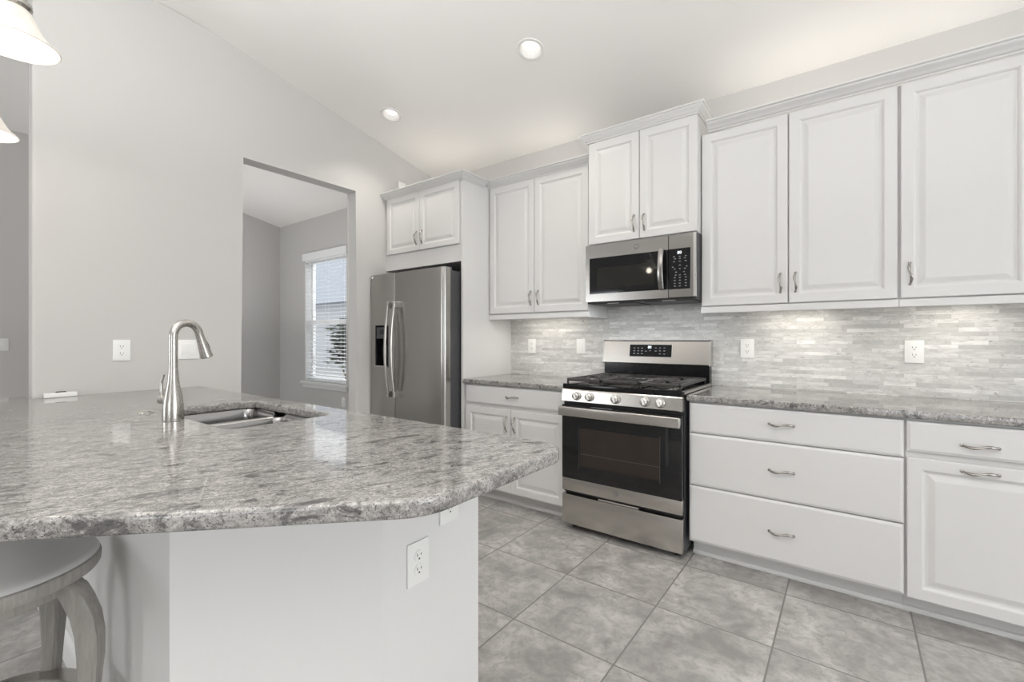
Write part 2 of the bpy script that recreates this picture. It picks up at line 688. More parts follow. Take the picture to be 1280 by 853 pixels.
# sloping ceiling with the two can openings
bm = bmesh.new()
outer = [bm.verts.new(p) for p in ((XF, 0.0, ZR), (XR, 0.0, ZR), (XR, YK + 0.18, zc(YK + 0.18)), (XF, YK + 0.18, zc(YK + 0.18)))]
es = [bm.edges.new((outer[i], outer[(i + 1) % 4])) for i in range(4)]
for cx, cy in CANS:
    M = slope_frame(cx, cy)
    ring = [bm.verts.new(M @ Vector((CAN_R * math.cos(2 * PI * k / 40), CAN_R * math.sin(2 * PI * k / 40), 0))) for k in range(40)]
    es += [bm.edges.new((ring[k], ring[(k + 1) % 40])) for k in range(40)]
bmesh.ops.triangle_fill(bm, edges=es, use_beauty=True)
# rounded knee, then the flat part
prev = outer[3], outer[2]
y_a, y_b = YK + 0.18, YK - 0.22
for i in range(1, 9):
    t = i / 8
    y = (1 - t) ** 2 * y_a + 2 * t * (1 - t) * YK + t * t * y_b
    z = (1 - t) ** 2 * zc(y_a) + 2 * t * (1 - t) * ZF + t * t * ZF
    cur = bm.verts.new((XF, y, z)), bm.verts.new((XR, y, z))
    bm.faces.new((prev[0], prev[1], cur[1], cur[0]))
    prev = cur
cur = bm.verts.new((XF, YB, ZF)), bm.verts.new((XR, YB, ZF))
bm.faces.new((prev[0], prev[1], cur[1], cur[0]))
struct('ceiling', bm, 'ceiling_paint', 30)

# range wall with the dining window opening
WX0, WX1, WZ0, WZ1 = -2.66, -1.70, 0.66, 2.30
bm = bmesh.new()
box(bm, WX1, XR, 0.0, 0.14, 0, ZR + 0.03)
box(bm, XF - 0.1, WX0, 0.0, 0.14, 0, ZR + 0.03)
box(bm, WX0, WX1, 0.0, 0.14, 0, WZ0)
box(bm, WX0, WX1, 0.0, 0.14, WZ1, ZR + 0.03)
struct('wall_range', bm, 'wall_paint')

# partition between kitchen and dining room, with its doorway opening, following the vault
OY0, OY1, OZ = -1.843, -0.93, 2.475
YE = -2.835
bm = bmesh.new()
TH = 0.125


def yz_slab(bm, pts, x0, x1):
    a = [bm.verts.new((x0, y, z)) for y, z in pts]
    c = [bm.verts.new((x1, y, z)) for y, z in pts]
    n = len(pts)
    bm.faces.new(a)
    bm.faces.new(c[::-1])
    for i in range(n):
        bm.faces.new((a[i], c[i], c[(i + 1) % n], a[(i + 1) % n]))


top = 0.004
yz_slab(bm, [(YE, 0), (OY0, 0), (OY0, OZ), (OY1, OZ), (OY1, 0), (0, 0), (0, ZR + top), (YK + 0.18, zc(YK + 0.18) + top), (YK - 0.02, ZF - 0.012), (YK - 0.22, ZF + top), (YE, ZF + top)], XL - TH, XL)
es = [e for e in bm.edges if all(abs(v.co.y - OY0) < 1e-4 or abs(v.co.y - OY1) < 1e-4 or abs(v.co.y - YE) < 1e-4 for v in e.verts)
      and abs(e.verts[0].co.x - e.verts[1].co.x) < 1e-4 and abs(e.verts[0].co.z - e.verts[1].co.z) > 0.5]
bmesh.ops.bevel(bm, geom=es, offset=0.014, segments=4, profile=0.5, affect='EDGES')
struct('wall_left', bm, 'wall_paint')

struct('wall_far', BX(XF - 0.1, XF, YB, 0.0, 0, ZF + 0.03), 'wall_paint')
# right wall with a window opening, back wall with a wide sliding door opening (both behind the camera)
bm = bmesh.new()
box(bm, XR, XR + 0.12, -0.7, 0.0, 0, ZF + 0.03)
box(bm, XR, XR + 0.12, YB, -3.9, 0, ZF + 0.03)
box(bm, XR, XR + 0.12, -3.9, -0.7, 0, 0.4)
box(bm, XR, XR + 0.12, -3.9, -0.7, 2.5, ZF + 0.03)
struct('wall_right', bm, 'wall_paint')
bm = bmesh.new()
box(bm, XF, -2.85, YB - 0.12, YB, 0, ZF + 0.03)
box(bm, -1.15, 3.4, YB - 0.12, YB, 0, ZF + 0.03)
box(bm, -2.85, -1.15, YB - 0.12, YB, 0, 0.6)
box(bm, -2.85, -1.15, YB - 0.12, YB, 2.4, ZF + 0.03)
box(bm, 5.8, XR, YB - 0.12, YB, 0, ZF + 0.03)
box(bm, 3.4, 5.8, YB - 0.12, YB, 2.35, ZF + 0.03)
struct('wall_back', bm, 'wall_paint')

# baseboards
bb = [(0, 0), (-0.014, 0), (-0.014, 0.075), (-0.011, 0.088), (-0.006, 0.095), (0, 0.10)]
struct('baseboard_dining', prism_x(bmesh.new(), bb, XF + 0.015, XL - TH), 'trim_white')
bm = bmesh.new()
struct('baseboard_range', prism_x(bmesh.new(), bb, 4.402, XR - 0.015), 'trim_white')
yz = BX(XF, XF + 0.014, YB + 0.02, -0.015, 0, 0.10, bev=0.004)
struct('baseboard_far', yz, 'trim_white')
bm = bmesh.new()
box(bm, XL, XL + 0.013, OY1 + 0.016, -0.86, 0, 0.10, bev=0.003)
struct('baseboard_left', bm, 'trim_white')

# tiled backsplash
bm = bmesh.new()
box(bm, 0.8185, 4.4, -0.009, 0.0, 0.9145, 1.415)
box(bm, 1.7435, 2.497, -0.009, 0.0, 1.415, 1.47)
struct('wall_backsplash', bm, 'marble_mosaic')

# dining window: casing-free opening with a header board, sill, sashes, glass
win = bpy.data.objects.new('window_1', None)
COL.objects.link(win)
win.location = (WX0, 0.05, WZ0)
ORG[win.name] = Vector(win.location)
win['kind'] = 'structure'
bm = bmesh.new()
zm = 1.44
for (x0, x1, z0, z1, y0) in ((WX0 + 0.011, WX0 + 0.05, WZ0, WZ1 - 0.011, 0.085), (WX1 - 0.05, WX1 - 0.011, WZ0, WZ1 - 0.011, 0.085), (WX0 + 0.05, WX1 - 0.05, WZ0, WZ0 + 0.05, 0.085),
                             (WX0 + 0.05, WX1 - 0.05, WZ1 - 0.06, WZ1 - 0.011, 0.085), (WX0 + 0.05, WX1 - 0.05, zm - 0.03, zm + 0.03, 0.085)):
    box(bm, x0, x1, y0, 0.125, z0, z1, bev=0.003, seg=1)
link_mesh('sash_frame', bm, 'trim_white', win)
link_mesh('glass', BX(WX0 + 0.048, WX1 - 0.048, 0.110, 0.113, WZ0 + 0.048, WZ1 - 0.058), 'window_glass', win)
bm = bmesh.new()
link_mesh('jamb', BX(WX0 + 0.0005, WX0 + 0.010, 0.001, 0.139, WZ0 + 0.0005, WZ1 - 0.0005), 'trim_white', win)
link_mesh('jamb', BX(WX1 - 0.010, WX1 - 0.0005, 0.001, 0.139, WZ0 + 0.0005, WZ1 - 0.0005), 'trim_white', win)
link_mesh('head_jamb', BX(WX0 + 0.011, WX1 - 0.011, 0.001, 0.139, WZ1 - 0.010, WZ1 - 0.0005), 'trim_white', win)
link_mesh('sill', BX(WX0 - 0.05, WX1 + 0.05, -0.045, 0.068, WZ0 - 0.035, WZ0 - 0.001, bev=0.006), 'trim_white', win)
link_mesh('sill_apron', BX(WX0 - 0.03, WX1 + 0.03, -0.016, -0.001, WZ0 - 0.085, WZ0 - 0.036, bev=0.003), 'trim_white', win)

# ---------------------------------------------------------------- base cabinets along the range wall
FD, BD, TK, DT, TH_ = -0.6243, -0.603, -0.516, 0.870, 0.1091


def base_box(parent, x0, x1):
    bm = bmesh.new()
    box(bm, x0, x1, BD, -0.001, TH_ - 0.012, 0.879)
    link_mesh('cabinet_box', bm, 'cabinet_white', parent)
    bm = bmesh.new()
    box(bm, x0, x1, TK, TK + 0.02, 0.0005, TH_ - 0.012)
    prism_x(bm, [(TK, 0.0005), (TK - 0.014, 0.0005), (TK - 0.014, 0.012), (TK - 0.009, 0.020), (TK, 0.024)], x0, x1)
    link_mesh('toe_kick', bm, 'cabinet_white', parent)


c1 = thing('base_cabinet', (1.275, -0.30, 0), 'white base cabinet between the refrigerator panel and the left side of the range', 'cabinet')
base_box(c1, 0.8185, 1.732)
d = link_mesh('drawer', slab_bm(0.838, 1.727, 0.735, DT, FD), 'cabinet_white', c1)
add_pull((1.285, FD, 0.802), 'x', d)
d = link_mesh('door', door_bm(0.838, 1.271, 0.110, 0.711, FD), 'cabinet_white', c1)
add_pull((1.237, FD, 0.605), 'z', d)
d = link_mesh('door', door_bm(1.275, 1.727, 0.110, 0.711, FD), 'cabinet_white', c1)
add_pull((1.309, FD, 0.605), 'z', d)

c2 = thing('drawer_cabinet', (2.962, -0.30, 0), 'wide white three-drawer base cabinet just right of the range', 'cabinet')
base_box(c2, 2.5085, 3.4195)
for z0, z1, zh in ((0.707, DT, 0.796), (0.418, 0.702, 0.564), (0.109, 0.413, 0.257)):
    d = link_mesh('drawer', slab_bm(2.512, 3.416, z0, z1, FD), 'cabinet_white', c2)
    add_pull((2.954, FD, zh), 'x', d)

c3 = thing('base_cabinet', (3.65, -0.30, 0), 'white base cabinet at the right edge with one drawer over a raised-panel door', 'cabinet')
base_box(c3, 3.4205, 3.8805)
d = link_mesh('drawer', slab_bm(3.425, 3.876, 0.736, DT - 0.002, FD), 'cabinet_white', c3)
add_pull((3.649, FD, 0.786), 'x', d)
d = link_mesh('door', door_bm(3.425, 3.876, 0.102, 0.711, FD), 'cabinet_white', c3)
add_pull((3.649, FD, 0.679), 'x', d)

c4 = thing('base_cabinet', (4.14, -0.30, 0), 'white base cabinet beyond the right edge of the picture', 'cabinet')
base_box(c4, 3.8815, 4.40)
d = link_mesh('drawer', slab_bm(3.886, 4.395, 0.736, DT - 0.002, FD), 'cabinet_white', c4)
add_pull((4.14, FD, 0.786), 'x', d)
d = link_mesh('door', door_bm(3.886, 4.395, 0.102, 0.711, FD), 'cabinet_white', c4)
add_pull((4.14, FD, 0.679), 'x', d)


def counter_from_curve(name, loops, z0, z1, bev, origin, mat='granite'):
    """flat slab with eased edges; loops = [outer, hole, ...] of (x, y)"""
    cu = bpy.data.curves.new(name, 'CURVE')
    cu.dimensions = '2D'
    cu.fill_mode = 'BOTH'
    cu.extrude = (z1 - z0) / 2 - bev
    cu.bevel_depth = bev
    cu.bevel_resolution = 4
    cu.offset = -bev
    for lp in loops:
        sp = cu.splines.new('POLY')
        sp.points.add(len(lp) - 1)
        for p, (x, y) in zip(sp.points, lp):
            p.co = (x, y, 0, 1)
        sp.use_cyclic_u = True
    o = bpy.data.objects.new('tmp', cu)
    COL.objects.link(o)
    dg = bpy.context.evaluated_depsgraph_get()
    me = bpy.data.meshes.new_from_object(o.evaluated_get(dg))
    bpy.data.objects.remove(o)
    bm = bmesh.new()
    bm.from_mesh(me)
    bmesh.ops.remove_doubles(bm, verts=bm.verts, dist=1e-5)
    bmesh.ops.translate(bm, verts=bm.verts, vec=(0, 0, (z0 + z1) / 2))
    o = link_mesh(name, bm, mat, None, 35, origin)
    for p in o.data.polygons:
        if abs(p.normal.z) > 0.999:
            p.use_smooth = False
    return o


def fillet(pts, radii, n=10):
    out = []
    N = len(pts)
    for i in range(N):
        p = Vector(pts[i]).to_2d()
        r = radii[i]
        if r <= 0:
            out.append((p.x, p.y))
            continue
        a = (Vector(pts[i - 1]) - p).normalized()
        c = (Vector(pts[(i + 1) % N]) - p).normalized()
        ang = a.angle(c)
        t = r / math.tan(ang / 2)
        p0, p1 = p + a * t, p + c * t
        cen = p + (a + c).normalized() * (r / math.sin(ang / 2))
        a0 = math.atan2(p0.y - cen.y, p0.x - cen.x)
        a1 = math.atan2(p1.y - cen.y, p1.x - cen.x)
        dlt = (a1 - a0 + PI) % (2 * PI) - PI
        for k in range(n + 1):
            q = a0 + dlt * k / n
            out.append((cen.x + r * math.cos(q), cen.y + r * math.sin(q)))
    return out


CF = -0.640
o = counter_from_curve('countertop', [[(0.8185, CF), (1.733, CF), (1.733, -0.0005), (0.8185, -0.0005)]], 0.880, 0.914, 0.007, (1.275, -0.3, 0.88))
tag(o, 'short granite countertop between the refrigerator panel and the range', 'countertop')
o = counter_from_curve('countertop', [[(2.504, CF), (4.40, CF), (4.40, -0.0005), (2.504, -0.0005)]], 0.880, 0.914, 0.007, (3.4, -0.3, 0.88))
tag(o, 'long granite countertop along the backsplash to the right of the range', 'countertop')

# ---------------------------------------------------------------- upper cabinets
UD, UB, UBOX = -0.3188, 1.3794, -0.298


def upper_box(parent, x0, x1, z0, z1, yb=UBOX, rail=True):
    bm = bmesh.new()
    box(bm, x0, x1, yb, -0.0005, z0 + 0.038 if rail else z0, z1)
    link_mesh('cabinet_box', bm, 'cabinet_white', parent)
    if rail:
        bm = bmesh.new()
        box(bm, x0, x1, yb - 0.018, yb + 0.002, z0, z0 + 0.0375, bev=0.002, seg=1)
        return link_mesh('light_rail', bm, 'cabinet_white', parent)


def led_bar(parent, x0, x1, y, z, power):
    bm = bmesh.new()
    box(bm, x0, x1, y - 0.02, y + 0.02, z - 0.012, z - 0.0005, bev=0.003, seg=1)
    f = link_mesh('light_bar', bm, 'can_white', parent)
    link_mesh('light_bar_lens', BX(x0 + 0.01, x1 - 0.01, y - 0.014, y + 0.014, z - 0.0145, z - 0.0125), 'led_strip', f)
    area_light('under_cabinet_light', ((x0 + x1) / 2, y, z - 0.017), (0.0, 0, 0), x1 - x0, 0.03, power, (1.0, 0.93, 0.83))


u1 = thing('upper_cabinet', (1.28, -0.16, UB), 'tall white two-door upper cabinet between the refrigerator cabinet and the microwave', 'cabinet')
upper_box(u1, 0.8185, 1.741, UB, 2.468)
box_r = BX(1.7225, 1.741, UBOX + 0.003, -0.010, UB, UB + 0.0375)
link_mesh('light_rail', box_r, 'cabinet_white', u1)
for x0, x1, hx in ((0.828, 1.270, 1.241), (1.274, 1.736, 1.309)):
    d = link_mesh('door', door_bm(x0, x1, 1.427, 2.465, UD), 'cabinet_white', u1)
    add_pull((hx, UD, 1.540), 'z', d)
link_mesh('crown_molding', crown_bm([(0.8185, -0.322), (1.764, -0.322)], 2.466, 2.513, 0.062), 'cabinet_white', u1)
led_bar(u1, 1.02, 1.50, -0.17, 1.417, 0.9)

u2 = thing('upper_cabinet', (2.13, -0.2, 1.87), 'raised white two-door upper cabinet directly over the microwave', 'cabinet')
upper_box(u2, 1.765, 2.4965, 1.866, 2.575, -0.368, rail=False)
for x0, x1, hx in ((1.777, 2.134, 2.101), (2.138, 2.4945, 2.170)):
    d = link_mesh('door', door_bm(x0, x1, 1.873, 2.572, -0.389), 'cabinet_white', u2)
    add_pull((hx, -0.389, 1.975), 'z', d)
link_mesh('crown_molding', crown_bm([(1.768, -0.02), (1.768, -0.392), (2.498, -0.392), (2.498, -0.02)], 2.573, 2.628, 0.044), 'cabinet_white', u2)

u3 = thing('upper_cabinet', (2.96, -0.16, UB), 'wide white upper cabinet with two doors just right of the microwave', 'cabinet')
upper_box(u3, 2.4976, 3.4195, UB, 2.468)
for x0, x1, hx in ((2.503, 2.953, 2.918), (2.958, 3.414, 2.990)):
    d = link_mesh('door', door_bm(x0, x1, 1.422, 2.465, UD), 'cabinet_white', u3)
    add_pull((hx, UD, 1.535), 'z', d)
u4 = thing('upper_cabinet', (3.65, -0.16, UB), 'single-door white upper cabinet at the right edge, its pull on the left', 'cabinet')
upper_box(u4, 3.4205, 3.8795, UB, 2.468)
d = link_mesh('door', door_bm(3.426, 3.874, 1.422, 2.465, UD), 'cabinet_white', u4)
add_pull((3.460, UD, 1.540), 'z', d)
u5 = thing('upper_cabinet', (4.14, -0.16, UB), 'white upper cabinet beyond the right edge of the picture', 'cabinet')
upper_box(u5, 3.8805, 4.40, UB, 2.468)
d = link_mesh('door', door_bm(3.886, 4.395, 1.422, 2.465, UD), 'cabinet_white', u5)
add_pull((3.92, UD, 1.540), 'z', d)
cm = crown_bm([(2.5425, -0.322), (4.40, -0.322)], 2.468, 2.521, 0.066)
tag(link_mesh('crown_molding', cm, 'cabinet_white', None, origin=(3.4, -0.36, 2.468)), 'long white crown molding running along the top of the right upper cabinets', 'molding')
led_bar(u3, 2.80, 3.16, -0.17, 1.417, 0.9)
led_bar(u4, 3.52, 3.80, -0.17, 1.417, 0.7)

def top_bar(parent, x0, x1, y, z, power):
    bm = box(bmesh.new(), x0, x1, y - 0.02, y + 0.02, z + 0.0003, z + 0.012, bev=0.003, seg=1)
    f = link_mesh('top_light_bar', bm, 'can_white', parent)
    link_mesh('light_bar_lens', BX(x0 + 0.01, x1 - 0.01, y - 0.013, y + 0.013, z + 0.0123, z + 0.0143), 'led_strip', f)
    area_light('above_cabinet_light', ((x0 + x1) / 2, y, z + 0.017), (PI, 0, 0), x1 - x0, 0.03, power, (1.0, 0.95, 0.86))


top_bar(u1, 0.95, 1.65, -0.20, 2.468, 0.22)
top_bar(u3, 2.65, 3.35, -0.20, 2.468, 0.32)
top_bar(u4, 3.45, 3.85, -0.20, 2.468, 0.17)

# refrigerator surround: bridge cabinet, tall panel, crown
uf = thing('refrigerator_cabinet', (0.35, -0.3, 0), 'white cabinet bridging over the refrigerator with two small doors and a tall side panel', 'cabinet')
bm = bmesh.new()
box(bm, XL + 0.001, 0.7985, -0.625, -0.0005, 1.832, 2.475)
link_mesh('cabinet_box', bm, 'cabinet_white', uf)
link_mesh('side_panel', BX(0.799, 0.8175, -0.632, -0.0005, 0.0005, 2.475), 'cabinet_white', uf)
for x0, x1, hx in ((-0.098, 0.328, 0.295), (0.333, 0.782, 0.366)):
    d = link_mesh('door', door_bm(x0, x1, 1.969, 2.463, -0.645, 0.052), 'cabinet_white', uf)
    add_pull((hx, -0.645, 2.075), 'z', d)
top_bar(uf, 0.0, 0.65, -0.35, 2.475, 0.16)
link_mesh('crown_molding', crown_bm([(XL + 0.002, -0.640), (0.8185, -0.640), (0.8185, -0.386)], 2.462, 2.512, 0.058), 'cabinet_white', uf)

# ---------------------------------------------------------------- refrigerator
fr = thing('refrigerator', (0.34, -0.4, 0), 'stainless side-by-side refrigerator with a water dispenser under the white cabinet', 'refrigerator')
FX0, FX1, FS, FY, FT = -0.112, 0.786, 0.217, -0.805, 1.768
bm = bmesh.new()
box(bm, FX0 + 0.004, FX1 - 0.004, -0.735, -0.03, 0.02, 1.75, bev=0.004, seg=1)
link_mesh('body', bm, 'dark_grey_side', fr)
bm = bmesh.new()
box(bm, FX0 + 0.01, FX1 - 0.01, -0.76, -0.737, 0.0005, 0.06)
link_mesh('base_grille', bm, 'gap_dark', fr)


def fridge_door(name, x0, x1, hole=None, ra=0.022, rb=0.022):
    """gently bowed front with rounded long edges, optionally with a rectangular recess hole"""
    bm = bmesh.new()
    N = 16
    xs = sorted(set([x0 + (x1 - x0) * i / N for i in range(N + 1)] + [x0 + ra * q for q in (0.08, 0.25, 0.5, 1.0)] + [x1 - rb * q for q in (0.08, 0.25, 0.5, 1.0)]))
    if hole:
        xs = sorted(set([x for x in xs if not (abs(x - hole[0]) < 0.012 or abs(x - hole[1]) < 0.012)] + [hole[0], hole[1]]))
    zs = sorted(set([0.065, FT] + ([hole[2], hole[3]] if hole else [])))
    wd = x1 - x0

    def yf(x):
        t = (x - x0) / wd
        e = min(t, 1 - t) * wd
        rr = ra if t < 0.5 else rb
        edge = 0.0 if e >= rr else rr - math.sqrt(max(0, rr * rr - (rr - e) ** 2))
        return FY - 0.010 * (1 - (2 * t - 1) ** 2) + edge * 0.9
    g = {}
    for x in xs:
        for z in zs:
            g[(x, z)] = bm.verts.new((x, yf(x), z))
    back = {x: (bm.verts.new((x, -0.737, zs[0])), bm.verts.new((x, -0.737, zs[-1]))) for x in xs}
    for xa, xb in zip(xs[:-1], xs[1:]):
        for za, zb in zip(zs[:-1], zs[1:]):
            if hole and hole[0] - 1e-6 <= xa and xb <= hole[1] + 1e-6 and za == hole[2]:
                continue
            bm.faces.new((g[(xa, za)], g[(xb, za)], g[(xb, zb)], g[(xa, zb)]))
        bm.faces.new((g[(xa, zs[0])], back[xa][0], back[xb][0], g[(xb, zs[0])]))
        bm.faces.new((g[(xa, zs[-1])], g[(xb, zs[-1])], back[xb][1], back[xa][1]))
    for x in (xs[0], xs[-1]):
        bm.faces.new([back[x][0]] + [g[(x, z)] for z in zs] + [back[x][1]])
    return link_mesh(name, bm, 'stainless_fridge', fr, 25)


HOLE = (-0.028, 0.136, 0.99, 1.337)
fd = fridge_door('freezer_door', FX0, FS - 0.002, HOLE, 0.016, 0.004)
fd2 = fridge_door('refrigerator_door', FS + 0.002, FX1, None, 0.004, 0.026)
bm = bmesh.new()
x0, x1, z0, z1 = HOLE
nested(bm, x0, x1, z0, z1, [(0.0, FY - 0.0125), (0.006, FY - 0.0135), (0.010, FY - 0.006), (0.012, -0.757)], close_back=False)
dp = link_mesh('dispenser', bm, 'black_enamel', fr)
link_mesh('dispenser_trim', box(bmesh.new(), x0, x1, FY - 0.0185, FY - 0.0085, z0 - 0.006, z0 + 0.006, bev=0.002, seg=1), 'knob_metal', dp)
link_mesh('dispenser_panel', BX(x0 + 0.012, x1 - 0.012, FY - 0.009, FY + 0.002, 1.225, 1.322, bev=0.002, seg=1), 'dark_grey_side', dp)
link_mesh('dispenser_display', BX(x0 + 0.055, x1 - 0.055, FY - 0.0105, FY - 0.0085, 1.262, 1.300), 'black_glass', dp)
link_mesh('dispenser_paddle', BX(x0 + 0.045, x1 - 0.045, -0.775, -0.765, 1.06, 1.17, bev=0.003, seg=1), 'dark_grey_side', dp)


def fridge_handle(x, parent):
    bm = bmesh.new()
    pts, N = [], 22
    for i in range(N + 1):
        t = i / N
        z = 0.745 + (1.525 - 0.745) * t
        h = 0.028 + 0.038 * math.sin(PI * t) ** 0.8
        pts.append(Vector((x, FY - 0.008 - h, z)))
    # flat strap section swept along the bow
    rings = []
    for p in pts:
        rings.append([bm.verts.new((p.x + a, p.y + c, p.z)) for a, c in ((-0.011, 0.006), (-0.012, 0), (-0.009, -0.007), (0, -0.0095), (0.009, -0.007), (0.012, 0), (0.011, 0.006))])
    for a, c in zip(rings[:-1], rings[1:]):
        for k in range(7):
            bm.faces.new((a[k], a[(k + 1) % 7], c[(k + 1) % 7], c[k]))
    bm.faces.new(rings[0])
    bm.faces.new(rings[-1][::-1])
    h = link_mesh('handle', bm, 'stainless', parent, 40)
    bm = bmesh.new()
    for z in (0.745, 1.525):
        s = 1 if z < 1 else -1
        box(bm, x - 0.013, x + 0.013, FY - 0.050, FY - 0.0005, min(z - 0.004 * s, z + 0.048 * s), max(z - 0.004 * s, z + 0.048 * s), bev=0.005)
    link_split('handle_mount', bm, 'knob_metal', h)


fridge_handle(FS - 0.038, fd)
fridge_handle(FS + 0.040, fd2)
emblem((0.665, FY - 0.0045, 1.675), 0.018, fd2)
bm = bmesh.new()
lathe(bm, [(0, 0), (0.011, 0), (0.011, 0.003), (0, 0.004)], 20, Matrix.Translation((FX0 + 0.035, FY - 0.0035, 1.750)) @ FACE_MY)
link_mesh('hinge_button', bm, 'plate_white', fd, 40)
bm = bmesh.new()
for x in (FX0 + 0.05, FX1 - 0.05):
    box(bm, x - 0.035, x + 0.035, -0.79, -0.70, 1.7505, 1.775, bev=0.004, seg=1)
link_split('hinge_cover', bm, 'dark_grey_side', fr)

# ---------------------------------------------------------------- range
rg = thing('range', (2.117, -0.33, 0), 'freestanding stainless gas range with five knobs and a black oven door', 'range')
RX0, RX1, RY = 1.738, 2.4955, -0.69
bm = bmesh.new()
box(bm, RX0 + 0.004, RX1 - 0.004, -0.645, -0.012, 0.035, 0.905)
link_mesh('body', bm, 'dark_grey_side', rg)
for x in (RX0 + 0.05, RX1 - 0.05):
    for y in (-0.60, -0.08):
        bm = bmesh.new()
        lathe(bm, [(0, 0.0005), (0.020, 0.0005), (0.020, 0.012), (0.011, 0.014), (0.011, 0.036), (0, 0.036)], 16, Matrix.Translation((x, y, 0)))
        link_mesh('foot', bm, 'gap_dark', rg)
# storage drawer
dr = link_mesh('storage_drawer', BX(RX0 + 0.002, RX1 - 0.002, RY, -0.646, 0.043, 0.231, bev=0.005), 'stainless', rg, 30)
link_mesh('drawer_pull_lip', BX(1.99, 2.245, RY + 0.004, RY + 0.03, 0.2315, 0.241, bev=0.002, seg=1), 'stainless', dr)
link_mesh('drawer_gap', BX(RX0 + 0.006, RX1 - 0.006, RY + 0.022, -0.646, 0.2415, 0.2525), 'gap_dark', rg)
# oven door: steel lower band, black glass face, window
od = link_mesh('oven_door', BX(RX0 + 0.002, RX1 - 0.002, RY, -0.646, 0.255, 0.335, bev=0.004), 'stainless', rg, 30)
link_mesh('door_glass', BX(RX0 + 0.002, RX1 - 0.002, RY - 0.001, -0.646, 0.3355, 0.803, bev=0.003), 'black_glass', od, 30)
bm = bmesh.new()
box(bm, 1.868, 2.37, RY - 0.0018, RY - 0.0012, 0.425, 0.662)
link_mesh('oven_window', bm, 'oven_window', od)
bm = bmesh.new()
for x in (1.862, 2.372):
    box(bm, x - 0.0015, x + 0.0015, RY - 0.0022, RY - 0.0012, 0.41, 0.672)
for z in (0.418, 0.668):
    pass
link_split('window_border', bm, 'dark_grey_side', od)
link_mesh('oven_rack', BX(1.87, 2.368, RY - 0.0024, RY - 0.002, 0.500, 0.503), 'dark_grey_side', od)
# broad strap handle
bm = bmesh.new()
box(bm, RX0 + 0.001, RX1 - 0.001, RY - 0.052, RY - 0.030, 0.738, 0.797, bev=0.007, seg=3)
hd = link_mesh('oven_handle', bm, 'stainless', od, 35)
bm = bmesh.new()
for x in (RX0 + 0.02, RX1 - 0.02):
    box(bm, x - 0.014, x + 0.014, RY - 0.032, RY - 0.0015, 0.748, 0.790, bev=0.003, seg=1)
link_split('handle_mount', bm, 'knob_metal', hd)
bm = bmesh.new()
for xa, xb in ((1.80, 1.90), (1.94, 2.06), (2.09, 2.24), (2.27, 2.42)):
    box(bm, xa, xb, RY - 0.0018, RY - 0.0008, 0.786, 0.797)
link_split('vent_slot', bm, 'gap_dark', od)
link_mesh('panel_gap', BX(RX0 + 0.006, RX1 - 0.006, RY + 0.02, -0.646, 0.8035, 0.8225), 'gap_dark', rg)
# sloped control panel with knobs
bm = bmesh.new()
prism_x(bm, [(-0.646, 0.824), (RY - 0.004, 0.824), (RY - 0.006, 0.828), (RY + 0.004, 0.896), (RY + 0.010, 0.902), (-0.646, 0.902)], RX0 + 0.001, RX1 - 0.001)
cp = link_mesh('control_panel', bm, 'stainless', rg)
for x in (1.846, 1.935, 2.107, 2.285, 2.372):
    Mk = Matrix.Translation((x, RY - 0.0015, 0.862)) @ Matrix.Rotation(PI / 2 - 0.13, 4, 'X')
    bm = bmesh.new()
    lathe(bm, [(0, 0), (0.027, 0), (0.0275, 0.004), (0.024, 0.007), (0.0225, 0.020), (0.0215, 0.026), (0.019, 0.028), (0, 0.028)], 32, Mk)
    kn = link_mesh('knob', bm, 'knob_metal', cp, 40)
    bm = bmesh.new()
    box(bm, -0.0055, 0.0055, -0.020, 0.020, 0.0285, 0.038, bev=0.003, seg=2)
    bmesh.ops.transform(bm, matrix=Mk @ Matrix.Rotation(0.35, 4, 'Z'), verts=bm.verts)
    link_mesh('knob_grip', bm, 'plate_white', kn, 40)
# cooktop tray
bm = bmesh.new()
box(bm, RX0, RX1, RY + 0.010, -0.07, 0.9035, 0.936, bev=0.006)
link_mesh('cooktop', bm, 'black_enamel', rg, 30)
bm = bmesh.new()
box(bm, RX1 + 0.0002, RX1 + 0.004, RY + 0.03, -0.06, 0.915, 0.931)
box(bm, RX0 - 0.004, RX0 - 0.0002, RY + 0.03, -0.06, 0.915, 0.931)
link_split('side_trim', bm, 'stainless', rg)
# burners
for bx_, by_, br_ in ((1.90, -0.52, 0.045), (1.90, -0.24, 0.035), (2.117, -0.38, 0.05), (2.335, -0.52, 0.05), (2.335, -0.24, 0.038)):
    bm = bmesh.new()
    lathe(bm, [(0, 0.9363), (br_ + 0.012, 0.9363), (br_ + 0.010, 0.944), (br_, 0.947), (br_, 0.951), (br_ * 0.92, 0.954), (0, 0.954)], 24, Matrix.Translation((bx_, by_, 0)))
    link_mesh('burner', bm, 'cast_iron', rg, 40)
